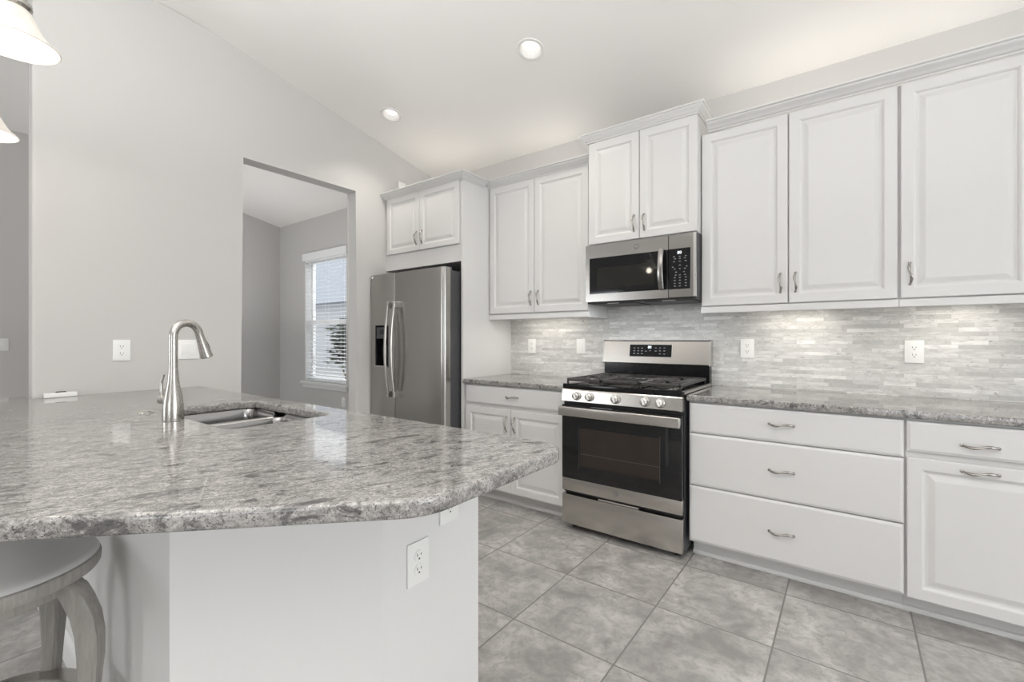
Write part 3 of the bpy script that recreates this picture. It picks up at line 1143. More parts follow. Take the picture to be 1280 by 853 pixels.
# three cast iron grates
for k in range(3):
    gx0 = RX0 + 0.016 + k * 0.2425
    gx1 = gx0 + 0.238
    bm = bmesh.new()
    gy0, gy1, gz0, gz1 = -0.655, -0.095, 0.951, 0.969
    for x in (gx0, gx1 - 0.013):
        box(bm, x, x + 0.013, gy0, gy1, gz0, gz1, bev=0.003, seg=1)
    for y in (gy0, gy1 - 0.013, (gy0 + gy1) / 2 - 0.006):
        box(bm, gx0, gx1, y, y + 0.013, gz0, gz1, bev=0.003, seg=1)
    if k == 1:
        for i in range(1, 5):
            x = gx0 + i * 0.0445 + 0.004
            box(bm, x, x + 0.009, gy0, gy1, gz0 + 0.002, gz1, bev=0.002, seg=1)
    else:
        xm = (gx0 + gx1) / 2
        for yc in (-0.52, -0.235):
            for a in range(8):
                an = a * PI / 4
                r0, r1 = 0.035, 0.105 if a % 2 == 0 else 0.13
                p0 = Vector((xm + r0 * math.cos(an), yc + r0 * math.sin(an), gz1 - 0.004))
                p1 = Vector((xm + r1 * math.cos(an), yc + r1 * math.sin(an), gz1 - 0.006))
                tube(bm, [p0, p1], [0.0045, 0.006], 6)
    if k == 2:
        for i in range(9):
            y = gy0 + 0.05 + i * 0.052
            box(bm, gx1 - 0.05, gx1 - 0.004, y, y + 0.010, gz0 + 0.004, gz1 + 0.004, bev=0.002, seg=1)
    for x in (gx0 + 0.006, gx1 - 0.006):
        for y in (gy0 + 0.006, gy1 - 0.006):
            box(bm, x - 0.005, x + 0.005, y - 0.005, y + 0.005, 0.9365, gz0 + 0.003)
    link_mesh('grate', bm, 'cast_iron', rg)
# backguard: black riser, steel panel, display
link_mesh('back_riser', BX(RX0 + 0.006, RX1 - 0.006, -0.069, -0.0105, 0.905, 1.047), 'black_enamel', rg)
bm = bmesh.new()
prism_x(bm, [(-0.0105, 1.047), (-0.088, 1.047), (-0.090, 1.052), (-0.070, 1.205), (-0.064, 1.212), (-0.0105, 1.212)], RX0 + 0.004, RX1 - 0.004)
bg = link_mesh('backguard', bm, 'stainless', rg)
bm = bmesh.new()
for xa, xb in ((RX0 + 0.002, RX0 + 0.0038), (RX1 - 0.0038, RX1 + 0.004)):
    prism_x(bm, [(-0.0105, 1.043), (-0.092, 1.043), (-0.073, 1.209), (-0.066, 1.216), (-0.0105, 1.216)], xa, xb)
link_split('backguard_cap', bm, 'knob_metal', bg)
tilt = math.atan2(0.02, 0.153)


def on_guard(x, z):
    y = -0.090 + (z - 1.052) / 0.153 * 0.020
    return Matrix.Translation((x, y, z)) @ Matrix.Rotation(-tilt, 4, 'X') @ FACE_MY


def quad_plate(bm, M, x0, x1, y0, y1, h, t0=0.0):
    n0 = len(bm.verts)
    box(bm, x0, x1, y0, y1, t0, h)
    bm.verts.ensure_lookup_table()
    bmesh.ops.transform(bm, matrix=M, verts=bm.verts[n0:])


bm = bmesh.new()
quad_plate(bm, on_guard(2.098, 1.139), -0.157, 0.157, -0.0475, 0.0475, 0.0025, 0.0002)
link_mesh('display_trim', bm, 'knob_metal', bg)
bm = bmesh.new()
quad_plate(bm, on_guard(2.098, 1.139), -0.150, 0.150, -0.043, 0.043, 0.0035, 0.0026)
dsp = link_mesh('display', bm, 'black_glass', bg)
bm = bmesh.new()
Md = on_guard(2.098, 1.139)
for (x, y) in [(-0.115 + 0.028 * i, 0.018 - 0.020 * j) for i in range(3) for j in range(3)] + [(-0.03, -0.004), (0.0, 0.0)] + [(0.04, 0.02), (0.04, -0.002), (0.07, 0.02), (0.07, 0.0), (0.07, -0.022), (0.1, 0.02), (0.1, 0.0), (0.1, -0.022)]:
    quad_plate(bm, Md, x - 0.006, x + 0.006, y - 0.0025, y + 0.0025, 0.0040, 0.0036)
link_split('key', bm, 'key_print', dsp)
link_mesh('clock_digits', text_bm('00', 0.026, Md @ Matrix.Translation((-0.004, 0.024, 0.0040))), 'display_white', dsp)
emblem((2.109, RY - 0.0006, 0.297), 0.016, od)

# ---------------------------------------------------------------- microwave
mw = thing('microwave', (2.13, -0.2, 1.46), 'stainless over-the-range microwave hung between the upper cabinets above the range', 'microwave')
MX0, MX1, MY, MZ0, MZ1 = 1.763, 2.494, -0.410, 1.468, 1.863
link_mesh('body', BX(MX0 + 0.004, 2.4965, -0.385, -0.010, MZ0 - 0.002, MZ1, bev=0.002, seg=1), 'dark_grey_side', mw)
# door frame as a ring around the glass
WX = (1.793, 2.272, 1.529, 1.773)
bm = bmesh.new()
xm = 2.329
xs, zs = [MX0, WX[0], WX[1], xm], [MZ0 + 0.008, WX[2], WX[3], MZ1 - 0.001]
for i in range(3):
    for j in range(3):
        if i == 1 and j == 1:
            continue
        box(bm, xs[i], xs[i + 1], MY, -0.386, zs[j], zs[j + 1])
bmesh.ops.remove_doubles(bm, verts=bm.verts, dist=1e-5)
dup = {}
for f in list(bm.faces):
    dup.setdefault(tuple(sorted(v.index for v in f.verts)), []).append(f)
bm.verts.index_update()
dup = {}
for f in list(bm.faces):
    dup.setdefault(tuple(sorted(v.index for v in f.verts)), []).append(f)
bmesh.ops.delete(bm, geom=[f for fs in dup.values() if len(fs) > 1 for f in fs], context='FACES')
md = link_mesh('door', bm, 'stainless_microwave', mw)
link_mesh('door_glass', BX(WX[0], xm, MY - 0.002, -0.388, WX[2], WX[3], bev=0.0015, seg=1), 'black_glass', md)
link_mesh('window_screen', BX(1.847, 2.247, MY - 0.0028, MY - 0.0021, 1.566, 1.703), 'micro_window', md)
bm = bmesh.new()
pts = []
for i in range(15):
    t = i / 14
    pts.append((2.291, MY - 0.018 - 0.024 * math.sin(PI * t) ** 0.8, 1.530 + 0.250 * t))
rings = []
for p in pts:
    rings.append([bm.verts.new((p[0] + a, p[1] + c, p[2])) for a, c in ((-0.015, 0.006), (-0.017, 0.0), (-0.013, -0.006), (0.0, -0.008), (0.013, -0.006), (0.017, 0.0), (0.015, 0.006))])
for a, c in zip(rings[:-1], rings[1:]):
    for k in range(7):
        bm.faces.new((a[k], a[(k + 1) % 7], c[(k + 1) % 7], c[k]))
bm.faces.new(rings[0])
bm.faces.new(rings[-1][::-1])
mh = link_mesh('handle', bm, 'stainless_microwave', md, 40)
bm = bmesh.new()
for z in (1.540, 1.770):
    box(bm, 2.279, 2.303, MY - 0.022, MY - 0.0025, z - 0.012, z + 0.012, bev=0.003, seg=1)
link_split('handle_mount', bm, 'knob_metal', mh)
# control side
bm = bmesh.new()
box(bm, xm + 0.002, MX1, MY, -0.386, MZ0 + 0.008, MZ1 - 0.001, bev=0.002, seg=1)
mc = link_mesh('control_panel', bm, 'stainless_microwave', mw)
link_mesh('panel_edge', BX(2.478, MX1 - 0.0005, MY - 0.0012, MY - 0.0002, MZ0 + 0.010, MZ1 - 0.003), 'knob_metal', mc)
mk = link_mesh('keypad', BX(xm + 0.003, 2.461, MY - 0.003, MY - 0.0003, 1.527, 1.774, bev=0.001, seg=1), 'black_glass', mc)
bm = bmesh.new()
for zr, xs_ in [(1.725, (2.365, 2.40, 2.435)), (1.712, (2.372, 2.40, 2.43)), (1.695, (2.365, 2.40, 2.435)), (1.672, (2.40,)), (1.662, (2.358, 2.44)), (1.650, (2.37, 2.40, 2.43)),
                (1.630, (2.378, 2.425)), (1.612, (2.375, 2.40, 2.43)), (1.597, (2.37, 2.40, 2.435)), (1.580, (2.37, 2.40, 2.435)), (1.562, (2.37, 2.40, 2.435)), (1.545, (2.37, 2.40, 2.435))]:
    for x in xs_:
        box(bm, x - 0.005, x + 0.005, MY - 0.0036, MY - 0.0031, zr - 0.0022, zr + 0.0022)
link_split('key', bm, 'key_print', mk)
link_mesh('clock_digits', text_bm('00', 0.026, Matrix.Translation((2.398, MY - 0.0036, 1.748)) @ FACE_MY), 'display_white', mk)
emblem((2.125, MY - 0.0005, 1.819), 0.016, md)
bm = bmesh.new()
box(bm, MX0 + 0.03, 2.10, -0.36, -0.08, MZ0 - 0.008, MZ0 - 0.0025)
box(bm, 2.16, 2.46, -0.36, -0.08, MZ0 - 0.008, MZ0 - 0.0025)
link_split('grease_filter', bm, 'dark_grey_side', mw)
for x in (1.95, 2.32):  # lenses and lights added to brighten the backsplash under the microwave
    ln = link_mesh('fill_lens', BX(x - 0.04, x + 0.04, -0.383, -0.363, MZ0 - 0.006, MZ0 - 0.0025, bev=0.001, seg=1), 'plate_white', mw)
    area_light('splash_fill', (x, -0.373, MZ0 - 0.009), (0, 0, 0), 0.08, 0.02, 0.8, (0.93, 0.97, 1.0))
link_mesh('vent_lip', BX(MX0 + 0.01, MX1 - 0.01, -0.400, -0.386, MZ0 - 0.004, MZ0 + 0.0075), 'gap_dark', mw)


# ---------------------------------------------------------------- outlets and switches
def plate(name, M, kind, label, cat, w_=0.079, h_=0.121, group=None):
    """wall plate built facing local +z, local y up, centred; M places it"""
    o = thing(name, M.translation, label, cat, group)

    def add(pn, bm, mat, parent, split=False):
        bmesh.ops.transform(bm, matrix=M, verts=bm.verts)
        return (link_split if split else link_mesh)(pn, bm, mat, parent, 40)
    add('cover_plate', BX(-w_ / 2, w_ / 2, -h_ / 2, h_ / 2, 0.0004, 0.0055, bev=0.002, seg=2), 'plate_white', o)
    if kind == 'duplex':
        for s in (-1, 1):
            bm = bmesh.new()
            lathe(bm, [(0, 0.0056), (0.0165, 0.0056), (0.016, 0.0075), (0, 0.0075)], 28, Matrix.Translation((0, s * 0.0195, 0)))
            r = add('receptacle', bm, 'plate_white', o)
            bm = bmesh.new()
            box(bm, -0.0078, -0.0056, s * 0.0195 - 0.001, s * 0.0195 + 0.008, 0.0076, 0.0079)
            box(bm, 0.0056, 0.0078, s * 0.0195, s * 0.0195 + 0.007, 0.0076, 0.0079)
            lathe(bm, [(0, 0.0076), (0.0028, 0.0076), (0.0028, 0.0079), (0, 0.0079)], 12, Matrix.Translation((0, s * 0.0195 - 0.008, 0)))
            add('slot', bm, 'slot_dark', r, True)
    elif kind == 'gfci':
        r = add('receptacle', BX(-0.0165, 0.0165, -0.0335, 0.0335, 0.0056, 0.0075, bev=0.001, seg=1), 'plate_white', o)
        bm = bmesh.new()
        for s in (-1, 1):
            box(bm, -0.0078, -0.0056, s * 0.02 - 0.001, s * 0.02 + 0.008, 0.0076, 0.0079)
            box(bm, 0.0056, 0.0078, s * 0.02, s * 0.02 + 0.007, 0.0076, 0.0079)
            lathe(bm, [(0, 0.0076), (0.0026, 0.0076), (0.0026, 0.0079), (0, 0.0079)], 12, Matrix.Translation((0, s * 0.02 - 0.007, 0)))
        add('slot', bm, 'slot_dark', r, True)
        bm = bmesh.new()
        box(bm, -0.007, 0.007, 0.001, 0.005, 0.0076, 0.0084)
        box(bm, -0.007, 0.007, -0.006, -0.002, 0.0076, 0.0084)
        add('test_button', bm, 'plate_white', r, True)
    elif kind == 'rocker':
        n = max(1, round(w_ / 0.062) - 0) if w_ > 0.1 else 1
        for i in range(n):
            xo = (i - (n - 1) / 2) * 0.046
            bm = BX(-0.0165, 0.0165, -0.0335, 0.0335, 0.0056, 0.0085, bev=0.001, seg=1)
            for v_ in bm.verts:
                if v_.co.z > 0.007 and v_.co.y > 0:
                    v_.co.z += 0.002
            bmesh.ops.translate(bm, verts=bm.verts, vec=(xo, 0, 0))
            add('rocker', bm, 'plate_white', o)
    return o


M_RANGE = lambda x, z: Matrix.Translation((x, -0.0092, z)) @ FACE_MY
M_POSX = lambda x, y, z: Matrix.Translation((x, y, z)) @ Matrix(((0, 0, 1, 0), (1, 0, 0, 0), (0, 1, 0, 0), (0, 0, 0, 1)))
plate('outlet', M_RANGE(1.045, 1.160), 'gfci', 'white outlet on the backsplash nearest the tall refrigerator panel', 'outlet')
plate('light_switch', M_RANGE(1.515, 1.162), 'rocker', 'white wall switch on the backsplash just left of the range', 'switch')
plate('outlet', M_RANGE(2.703, 1.162), 'gfci', 'white outlet on the backsplash just right of the range', 'outlet')
plate('outlet', M_RANGE(3.502, 1.155), 'duplex', 'white duplex outlet on the backsplash near the right edge', 'outlet')
plate('outlet', M_POSX(XL, -2.481, 1.158), 'gfci', 'white outlet on the left wall to the left of the faucet', 'outlet')
plate('light_switch', M_POSX(XL, -2.152, 1.157), 'rocker', 'double white rocker switch on the left wall behind the faucet spout', 'switch', w_=0.118)
plate('outlet', M_POSX(2.24, -2.353, 0.590), 'duplex', 'lower white outlet on the end of the peninsula', 'outlet')
plate('outlet', M_POSX(2.24, -2.2285, 0.724), 'duplex', 'upper white outlet on the peninsula end tucked under the granite edge', 'outlet')
plate('light_switch', M_POSX(XF, -2.66, 1.166), 'rocker', 'white switch on the far grey wall at the left edge', 'switch')
plate('outlet', Matrix.Translation((-1.752, -0.0002, 0.443)) @ FACE_MY, 'duplex', 'white outlet low on the dining wall below the blinds', 'outlet')

# ---------------------------------------------------------------- peninsula
pn = thing('peninsula', (1.0, -2.45, 0), 'grey-white painted peninsula base with an angled corner under the granite', 'cabinet')
PTS = [(XL + 0.001, -2.09), (2.2395, -2.09), (2.2395, -2.472), (1.936, -2.850), (XL - 0.1, -2.850), (XL - 0.1, YE - 0.001), (XL + 0.001, YE - 0.001)]
INN = [(XL + 0.03, -2.12), (2.205, -2.12), (2.205, -2.46), (1.92, -2.815), (XL + 0.03, -2.815)]
bm = bmesh.new()
lo = [bm.verts.new((x, y, 0.0005)) for x, y in PTS]
hi = [bm.verts.new((x, y, 0.879)) for x, y in PTS]
n = len(PTS)
for i in range(n):
    bm.faces.new((lo[i], lo[(i + 1) % n], hi[(i + 1) % n], hi[i]))
ilo = [bm.verts.new((x, y, 0.0005)) for x, y in INN]
ihi = [bm.verts.new((x, y, 0.879)) for x, y in INN]
k = len(INN)
for i in range(k):
    bm.faces.new((ilo[(i + 1) % k], ilo[i], ihi[i], ihi[(i + 1) % k]))
ring_e = []
for vs in (hi, ihi):
    ring_e += [bm.edges.get((vs[i], vs[(i + 1) % len(vs)])) for i in range(len(vs))]
bmesh.ops.triangle_fill(bm, edges=ring_e, use_beauty=True)
ring_e = []
for vs in (lo, ilo):
    ring_e += [bm.edges.get((vs[i], vs[(i + 1) % len(vs)])) for i in range(len(vs))]
bmesh.ops.triangle_fill(bm, edges=ring_e, use_beauty=True)
link_mesh('base_panel', bm, 'peninsula_paint', pn)
prof = [(-2.8505, 0.0005), (-2.864, 0.0005), (-2.864, 0.075), (-2.861, 0.088), (-2.856, 0.095), (-2.8505, 0.10)]
link_mesh('baseboard', prism_x(bmesh.new(), prof, XL - 0.1, 1.93), 'trim_white', pn)

outer = fillet([(XL + 0.001, -2.085), (2.583, -2.085), (2.583, -2.628), (2.012, -3.199), (-0.26, -3.20), (-0.26, YE - 0.003), (XL + 0.001, YE - 0.003)],
               [0, 0.085, 0.14, 0.12, 0.03, 0, 0])
SX0, SX1, SY0, SY1 = 0.845, 1.550, -2.572, -2.192
hole = fillet([(SX0, SY0), (SX1, SY0), (SX1, SY1), (SX0, SY1)], [0.035, 0.035, 0.045, 0.05])
o = counter_from_curve('countertop', [outer, hole], 0.8805, 0.919, 0.010, (1.2, -2.6, 0.88))
tag(o, 'large speckled granite peninsula countertop with a clipped corner and the sink cut in it', 'countertop')

# sink: two steel bowls under the cut-out
sk = thing('sink', (1.19, -2.38, 0.68), 'double-bowl stainless undermount sink set into the peninsula granite', 'sink')


def bowl(x0, x1, y0, y1, ztop, zbot, xdiv, zdiv):
    """rounded bowl; its wall dips to zdiv on the divider side"""
    bm = bmesh.new()
    r = 0.045
    rings = []
    for ins, z in ((-0.010, ztop), (0.0, ztop - 0.001), (0.003, ztop - 0.006), (0.006, zdiv - 0.03), (0.012, zbot + 0.03), (0.022, zbot + 0.008), (0.045, zbot)):
        lp = fillet([(x0 + ins, y0 + ins), (x1 - ins, y0 + ins), (x1 - ins, y1 - ins), (x0 + ins, y1 - ins)], [max(0.02, r - ins * 0.3)] * 4, 8)
        ring = []
        for x, y in lp:
            zz = z
            if z > zdiv - 0.02:
                t = max(0.0, min(1.0, (abs(x - xdiv) - 0.014) / 0.03))
                t = t * t * (3 - 2 * t)
                zz = z + (zdiv - ztop) * (1 - t)
            ring.append(bm.verts.new((x, y, zz)))
        rings.append(ring)
    m_ = len(rings[0])
    for a, c in zip(rings[:-1], rings[1:]):
        for i in range(m_):
            bm.faces.new((a[i], a[(i + 1) % m_], c[(i + 1) % m_], c[i]))
    bm.faces.new(rings[-1])
    return bm


for x0, x1, xd in ((0.838, 1.092, 1.092), (1.128, 1.557, 1.128)):
    bw = link_mesh('bowl', bowl(x0, x1, -2.579, -2.185, 0.8795, 0.69, xd, 0.866), 'sink_steel', sk, 50)
    bm = bmesh.new()
    lathe(bm, [(0, 0.6925), (0.020, 0.6925), (0.024, 0.6935), (0.042, 0.6935), (0.044, 0.6905)], 24, Matrix.Translation(((x0 + x1) / 2, -2.38, 0)))
    link_mesh('drain', bm, 'knob_metal', bw, 40)
link_mesh('divider', BX(1.090, 1.130, -2.548, -2.216, 0.852, 0.8685, bev=0.006, seg=3), 'sink_rim_steel', sk, 40)

# faucet
fc = thing('faucet', (1.21, -2.628, 0.919), 'brushed nickel pull-down gooseneck faucet beside the sink', 'faucet')
Mf = Matrix.Translation((1.21, -2.628, 0.9195))
bm = bmesh.new()
lathe(bm, [(0, 0), (0.0330, 0), (0.0335, 0.004), (0.0335, 0.030), (0.0325, 0.060), (0.0285, 0.090), (0.0225, 0.120), (0.0180, 0.150), (0.0155, 0.180), (0.0148, 0.197), (0, 0.197)], 36, Mf)
link_mesh('body', bm, 'brushed_nickel', fc, 30)
bm = bmesh.new()
RA = 0.0495
dx, dy = -0.30, 0.954
dirv = Vector((dx, dy, 0))
b0 = Vector((1.21, -2.628, 0.9195))
pts = [b0 + Vector((0, 0, 0.1975)), b0 + Vector((0, 0, 0.26)), b0 + Vector((0, 0, 0.315))]
for i in range(1, 15):
    a = PI * i / 14 * 0.96
    pts.append(b0 + Vector((0, 0, 0.315)) + dirv * (RA * (1 - math.cos(a))) + Vector((0, 0, RA * math.sin(a))))
dlast = (pts[-1] - pts[-2]).normalized()
hb = pts[-1]
tube(bm, pts, 0.0142, 18)
link_mesh('spout', bm, 'brushed_nickel', fc, 40)
hd_dir = (dlast + dirv * 0.10).normalized()
zax = hd_dir
xax = Vector((0, 0, 1)).cross(zax).normalized()
yax = zax.cross(xax)
Mh = Matrix((xax, yax, zax)).transposed().to_4x4()
Mh.translation = hb
bm = bmesh.new()
lathe(bm, [(0, -0.002), (0.0140, 0), (0.0147, 0.012), (0.0172, 0.046), (0.0212, 0.084), (0.0222, 0.092), (0.0202, 0.095), (0, 0.095)], 28, Mh)
sh = link_mesh('spray_head', bm, 'brushed_nickel', fc, 40)
bm = bmesh.new()
q = hb + hd_dir * 0.030 + dirv * 0.0175
tube(bm, [q, q + hd_dir * 0.014 + dirv * 0.002, q + hd_dir * 0.03 + dirv * 0.003], [0.004, 0.0055, 0.004], 10)
link_mesh('spray_button', bm, 'dark_grey_side', sh, 40)
bm = bmesh.new()
lv = Vector((-0.80, -0.60, 0))
hb2 = b0 + Vector((0, 0, 0.078))
tube(bm, [hb2 + lv * 0.020, hb2 + lv * 0.033, hb2 + lv * 0.050], [0.016, 0.0165, 0.0145], 18)
lvr = link_mesh('lever_hub', bm, 'brushed_nickel', fc, 40)
bm = bmesh.new()
p0 = hb2 + lv * 0.040 + Vector((0, 0, 0.012))
tube(bm, [p0, p0 + lv * 0.006 + Vector((0, 0, 0.025)), p0 + lv * 0.004 + Vector((0, 0, 0.055)), p0 - lv * 0.004 + Vector((0, 0, 0.082))], [0.0075, 0.0065, 0.006, 0.005], 12)
link_mesh('lever', bm, 'brushed_nickel', lvr, 40)

ab = thing('air_switch', (0.909, -2.632, 0.919), 'small round chrome button on the granite left of the faucet', 'button')
bm = bmesh.new()
lathe(bm, [(0.0, 0.0002), (0.027, 0.0002), (0.027, 0.003), (0.023, 0.006), (0.018, 0.006), (0.0175, 0.004), (0, 0.004)], 30, Matrix.Translation((0.909, -2.632, 0.919)))
link_mesh('ring', bm, 'brushed_nickel', ab, 35)
bm = bmesh.new()
lathe(bm, [(0, 0.0041), (0.0155, 0.0041), (0.0155, 0.009), (0.012, 0.0105), (0, 0.0105)], 24, Matrix.Translation((0.909, -2.632, 0.919)))
link_mesh('push_button', bm, 'knob_metal', ab, 35)

wb = thing('white_case', (-0.08, -2.735, 0.919), 'small flat white case lying on the granite against the left wall', 'case')
link_mesh('case_body', BX(-0.108, -0.060, -2.800, -2.676, 0.9195, 0.943, bev=0.004), 'plate_white', wb, 40)
link_mesh('case_clip', BX(-0.100, -0.080, -2.755, -2.715, 0.9432, 0.948, bev=0.002, seg=1), 'dark_grey_side', wb)

sn = thing('wall_box', (XL, -0.463, 2.655), 'small white box on the wall just above the refrigerator cabinet crown', 'white_box')  # plain white box on the left wall, purpose unknown
link_mesh('box_shell', BX(XL + 0.0003, XL + 0.025, -0.50, -0.425, 2.60, 2.675, bev=0.006), 'plate_white', sn, 40)

# ---------------------------------------------------------------- bar stool
SC = Vector((1.505, -3.100, 0))
st = thing('bar_stool', SC, 'round grey-wood bar stool with a padded seat pushed under the granite overhang', 'stool')
Ms = Matrix.Translation(SC)
bm = bmesh.new()
lathe(bm, [(0, 0.668), (0.10, 0.667), (0.16, 0.665), (0.192, 0.661), (0.203, 0.656), (0.206, 0.650), (0.204, 0.6475), (0, 0.6475)], 64, Ms)
link_mesh('seat_cushion', bm, 'seat_fabric', st, 40)
bm = bmesh.new()
lathe(bm, [(0, 0.6465), (0.204, 0.6465), (0.208, 0.644), (0.210, 0.638), (0.209, 0.620), (0.205, 0.613), (0, 0.613)], 64, Ms)
link_mesh('seat_rim', bm, 'grey_wood', st, 30)
bm = bmesh.new()
lathe(bm, [(0, 0.6125), (0.170, 0.6125), (0.173, 0.608), (0.173, 0.582), (0.166, 0.577), (0, 0.577)], 48, Ms)
link_mesh('swivel_frame', bm, 'grey_wood', st, 30)
LEG = [(0.606, 0.150, 0.026), (0.585, 0.172, 0.026), (0.555, 0.188, 0.0255), (0.51, 0.205, 0.025), (0.46, 0.214, 0.024), (0.40, 0.216, 0.0225), (0.33, 0.213, 0.0195), (0.25, 0.204, 0.019), (0.17, 0.200, 0.019), (0.09, 0.208, 0.019), (0.03, 0.224, 0.021), (0.0006, 0.230, 0.021)]
for az in (50, 140, 230, 320):
    a = math.radians(az)
    rd, tg = Vector((math.cos(a), math.sin(a), 0)), Vector((-math.sin(a), math.cos(a), 0))
    bm = bmesh.new()
    rings = []
    for z, r, hw in LEG:
        c = SC + rd * r + Vector((0, 0, z))
        e = 0.006
        rings.append([bm.verts.new(c + rd * u + tg * v_) for u, v_ in ((-hw, -hw + e), (-hw + e, -hw), (hw - e, -hw), (hw, -hw + e), (hw, hw - e), (hw - e, hw), (-hw + e, hw), (-hw, hw - e))])
    for A, B in zip(rings[:-1], rings[1:]):
        for i in range(8):
            bm.faces.new((A[i], A[(i + 1) % 8], B[(i + 1) % 8], B[i]))
    bm.faces.new(rings[0])
    bm.faces.new(rings[-1][::-1])
    link_mesh('leg', bm, 'grey_wood', st, 35)
bm = bmesh.new()
lathe(bm, [(0.150, 0.238), (0.196, 0.238), (0.196, 0.261), (0.150, 0.261)], 56, Ms, closed=True)
ft = link_mesh('footrest_ring', bm, 'grey_wood', st, 30)
bm = bmesh.new()
lathe(bm, [(0.152, 0.2613), (0.194, 0.2613), (0.194, 0.2635), (0.152, 0.2635)], 56, Ms, closed=True)
link_mesh('footrest_plate', bm, 'brushed_nickel', ft, 30)
bm = bmesh.new()
for az in (25, 95, 165, 235, 305):
    a = math.radians(az)
    lathe(bm, [(0, 0.2637), (0.005, 0.2637), (0.004, 0.2655), (0, 0.266)], 10, Ms @ Matrix.Translation((0.173 * math.cos(a), 0.173 * math.sin(a), 0)))
link_split('screw', bm, 'slot_dark', ft, 40)


# ---------------------------------------------------------------- pendants and can lights
def pendant(x, y, zr, label):
    p = thing('pendant_light', (x, y, ZF), label, 'lamp', 'pendant lights over the peninsula')
    K = 1.13
    M = Matrix.Translation((x, y, zr)) @ Matrix.Scale(K, 4)
    bm = bmesh.new()
    out = [(0.093, 0.0), (0.089, 0.006), (0.075, 0.018), (0.063, 0.034), (0.053, 0.052), (0.044, 0.072), (0.037, 0.088), (0.030, 0.095), (0.024, 0.097)]
    inn = [(max(0.004, r - 0.004), z - 0.001) for r, z in reversed(out)]
    lathe(bm, out + inn, 56, M, closed=True)
    link_mesh('lamp_shade', bm, 'shade_glass', p, 60)
    bm = bmesh.new()
    lathe(bm, [(0.0, 0.094), (0.033, 0.094), (0.039, 0.100), (0.038, 0.110), (0.030, 0.116), (0.028, 0.136), (0.031, 0.139), (0.028, 0.147), (0.013, 0.160), (0, 0.160)], 32, M)
    link_mesh('lamp_holder', bm, 'brushed_nickel', p, 40)
    bm = bmesh.new()
    lathe(bm, [(0, 0.004), (0.014, 0.009), (0.025, 0.026), (0.026, 0.040), (0.020, 0.062), (0.013, 0.076), (0.012, 0.090), (0, 0.091)], 28, M)
    link_mesh('bulb', bm, 'lamp_glow', p, 60)
    bm = bmesh.new()
    tube(bm, [(x, y, zr + 0.159 * K), (x, y, ZF - 0.02)], 0.006, 12)
    link_mesh('rod', bm, 'brushed_nickel', p, 40)
    bm = bmesh.new()
    lathe(bm, [(0, ZF - 0.022), (0.03, ZF - 0.022), (0.058, ZF - 0.012), (0.062, ZF - 0.001), (0, ZF - 0.001)], 32, Matrix.Translation((x, y, 0)))
    link_mesh('canopy', bm, 'brushed_nickel', p, 40)
    d = bpy.data.lights.new('pendant_bulb_light', 'POINT')
    d.energy, d.color, d.shadow_soft_size = 1.6, (1.0, 0.90, 0.76), 0.03
    o = bpy.data.objects.new('pendant_bulb_light', d)
    COL.objects.link(o)
    o.location = (x, y, zr - 0.03)


pendant(1.263, -3.038, 2.086, 'nearest lit white glass bell pendant at the top left corner')
pendant(0.325, -3.030, 2.086, 'second lit white bell pendant lower down at the left edge')

for (cx, cy), lab in zip(CANS, ('recessed ceiling light nearest the camera, high above the microwave', 'recessed ceiling light farther left, above the refrigerator')):
    M = slope_frame(cx, cy)
    c_ = thing('ceiling_light', (cx, cy, zc(cy)), lab, 'lamp', 'recessed ceiling lights')
    bm = bmesh.new()
    lathe(bm, [(CAN_R - 0.002, 0.0), (CAN_R + 0.014, -0.0006), (CAN_R + 0.013, -0.005), (CAN_R - 0.001, -0.007), (CAN_R - 0.006, -0.004), (CAN_R - 0.006, 0.001)], 48, M, closed=True)
    tr = link_mesh('trim_ring', bm, 'can_white', c_, 40)
    bm = bmesh.new()
    lathe(bm, [(CAN_R - 0.0062, -0.003), (CAN_R - 0.012, 0.03), (CAN_R - 0.018, 0.060), (CAN_R - 0.014, 0.061), (CAN_R - 0.004, 0.002)], 48, M, closed=True)
    link_mesh('baffle', bm, 'can_baffle', tr, 40)
    bm = bmesh.new()
    lathe(bm, [(0, 0.014), (0.020, 0.015), (0.034, 0.019), (0.042, 0.028), (0.044, 0.045), (0.042, 0.062), (0.056, 0.063), (0.056, 0.070), (0, 0.072)], 36, M)
    link_mesh('lamp', bm, 'can_glow', c_, 40)
    d = bpy.data.lights.new('can_spot', 'SPOT')
    d.energy, d.color, d.spot_size, d.spot_blend, d.shadow_soft_size = 17.0, (1.0, 0.93, 0.83), 2.1, 0.8, 0.05
    o = bpy.data.objects.new('can_spot', d)
    COL.objects.link(o)
    o.location = M @ Vector((0, 0, -0.012))

# ---------------------------------------------------------------- window blinds and the view outside
bl = thing('window_blinds', (-2.18, 0.03, WZ1), 'white horizontal slat blinds hanging in the dining room window', 'blinds')
link_mesh('head_rail', BX(WX0 + 0.013, WX1 - 0.013, 0.005, 0.058, WZ1 - 0.055, WZ1 - 0.011, bev=0.003), 'blind_white', bl)
link_mesh('valance', BX(WX0 - 0.03, WX1 + 0.03, -0.024, -0.001, WZ1 - 0.035, WZ1 + 0.062, bev=0.006), 'blind_white', bl)
zt, zb, ns = WZ1 - 0.075, WZ0 + 0.045, 33
for i in range(ns):
    z = zt + (zb - zt) * i / (ns - 1)
    bm = bmesh.new()
    a = math.radians(10)
    pr = []
    for t in range(5):
        s = (t / 4 - 0.5) * 0.046
        bow = 0.003 * (1 - (2 * t / 4 - 1) ** 2)
        pr.append((0.033 + s * math.cos(a), z + s * math.sin(a) + bow))
    pr2 = [(y, zz - 0.0022) for y, zz in reversed(pr)]
    prism_x(bm, pr + pr2, WX0 + 0.013, WX1 - 0.013)
    link_mesh('slat', bm, 'blind_white', bl)
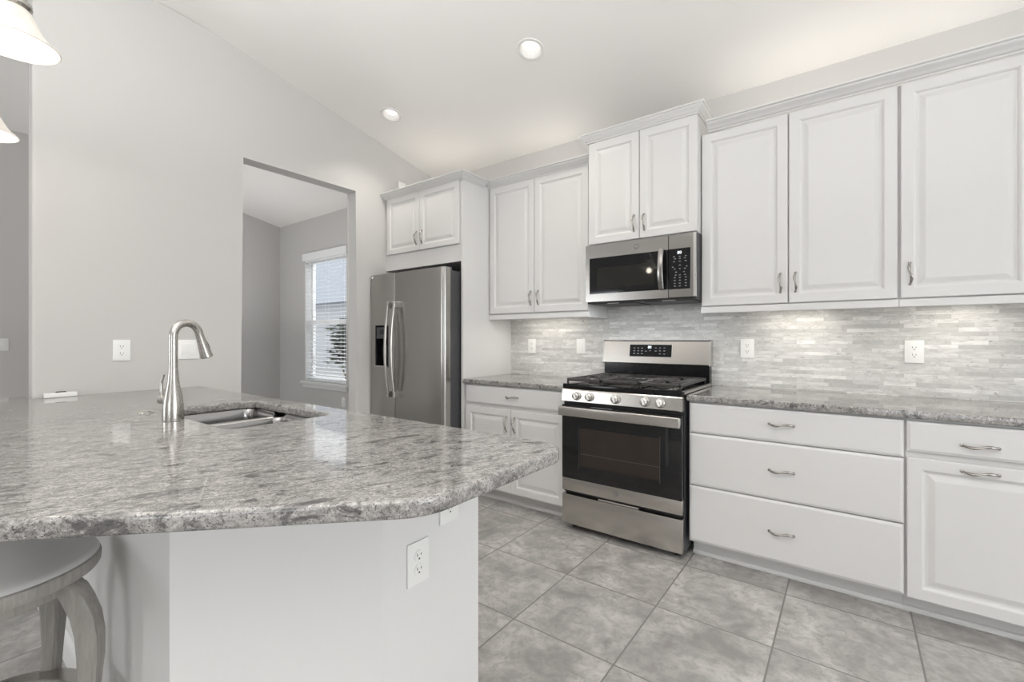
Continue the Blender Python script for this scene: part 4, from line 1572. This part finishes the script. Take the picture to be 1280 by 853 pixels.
link_mesh('bottom_rail', BX(WX0 + 0.013, WX1 - 0.013, 0.015, 0.05, WZ0 + 0.003, WZ0 + 0.022, bev=0.003, seg=1), 'blind_white', bl)
for x in (WX0 + 0.13, (WX0 + WX1) / 2, WX1 - 0.13):
    bm = bmesh.new()
    for y in (0.0075, 0.0585):
        tube(bm, [(x, y, WZ0 + 0.02), (x, y, WZ1 - 0.056)], 0.0016, 6)
    link_split('ladder_cord', bm, 'blind_white', bl)

struct('ground', BX(-30, 10, 0.16, 24, -0.30, -0.15), 'pale_paving')
nh = thing('neighbor_house', (-15.5, 10.5, -0.15), 'pale neighboring house seen through the window blinds', 'house')
link_mesh('house_wall', BX(-27, -4.0, 8.0, 13.0, -0.149, 2.75), 'outside_house', nh)
bm = bmesh.new()
a = [(7.5, 2.75), (13.5, 2.75), (10.5, 5.6)]
prism_x(bm, a, -27.5, -3.5)
link_mesh('roof', bm, 'outside_roof', nh)
link_mesh('house_window', BX(-14.4, -13.2, 7.97, 7.999, 0.9, 2.1), 'black_glass', nh)
sr = thing('garden_shrub', (-5.0, 2.3, -0.15), 'leafy green shrub outside the window, glimpsed through the blinds', 'shrub')
bm = bmesh.new()
rnd = random.Random(3)
for i in range(420):
    th, ph, r = rnd.uniform(0, 2 * PI), rnd.uniform(-0.5, 1.0), rnd.uniform(0.2, 0.62)
    c = Vector((-5.0 + r * math.cos(th) * 0.8, 2.3 + r * math.sin(th) * 0.8, 0.95 + r * ph * 1.1))
    Ml = Matrix.Translation(c) @ Matrix.Rotation(rnd.uniform(0, 6.28), 4, 'Z') @ Matrix.Rotation(rnd.uniform(-0.9, 0.9), 4, 'X')
    L, W_ = rnd.uniform(0.08, 0.15), rnd.uniform(0.03, 0.05)
    vs = [bm.verts.new(Ml @ Vector(p)) for p in ((-L, 0, 0), (0, -W_, 0.008), (L, 0, -0.01), (0, W_, 0.008))]
    bm.faces.new(vs)
link_mesh('foliage', bm, 'leaf', sr)
bm = bmesh.new()
for i in range(6):
    a = i * PI / 3
    tube(bm, [(-5.0, 2.3, -0.149), (-5.0 + 0.15 * math.cos(a), 2.3 + 0.15 * math.sin(a), 0.5), (-5.0 + 0.35 * math.cos(a), 2.3 + 0.35 * math.sin(a), 1.1)], [0.025, 0.018, 0.008], 8)
link_mesh('stems', bm, 'bark', sr)
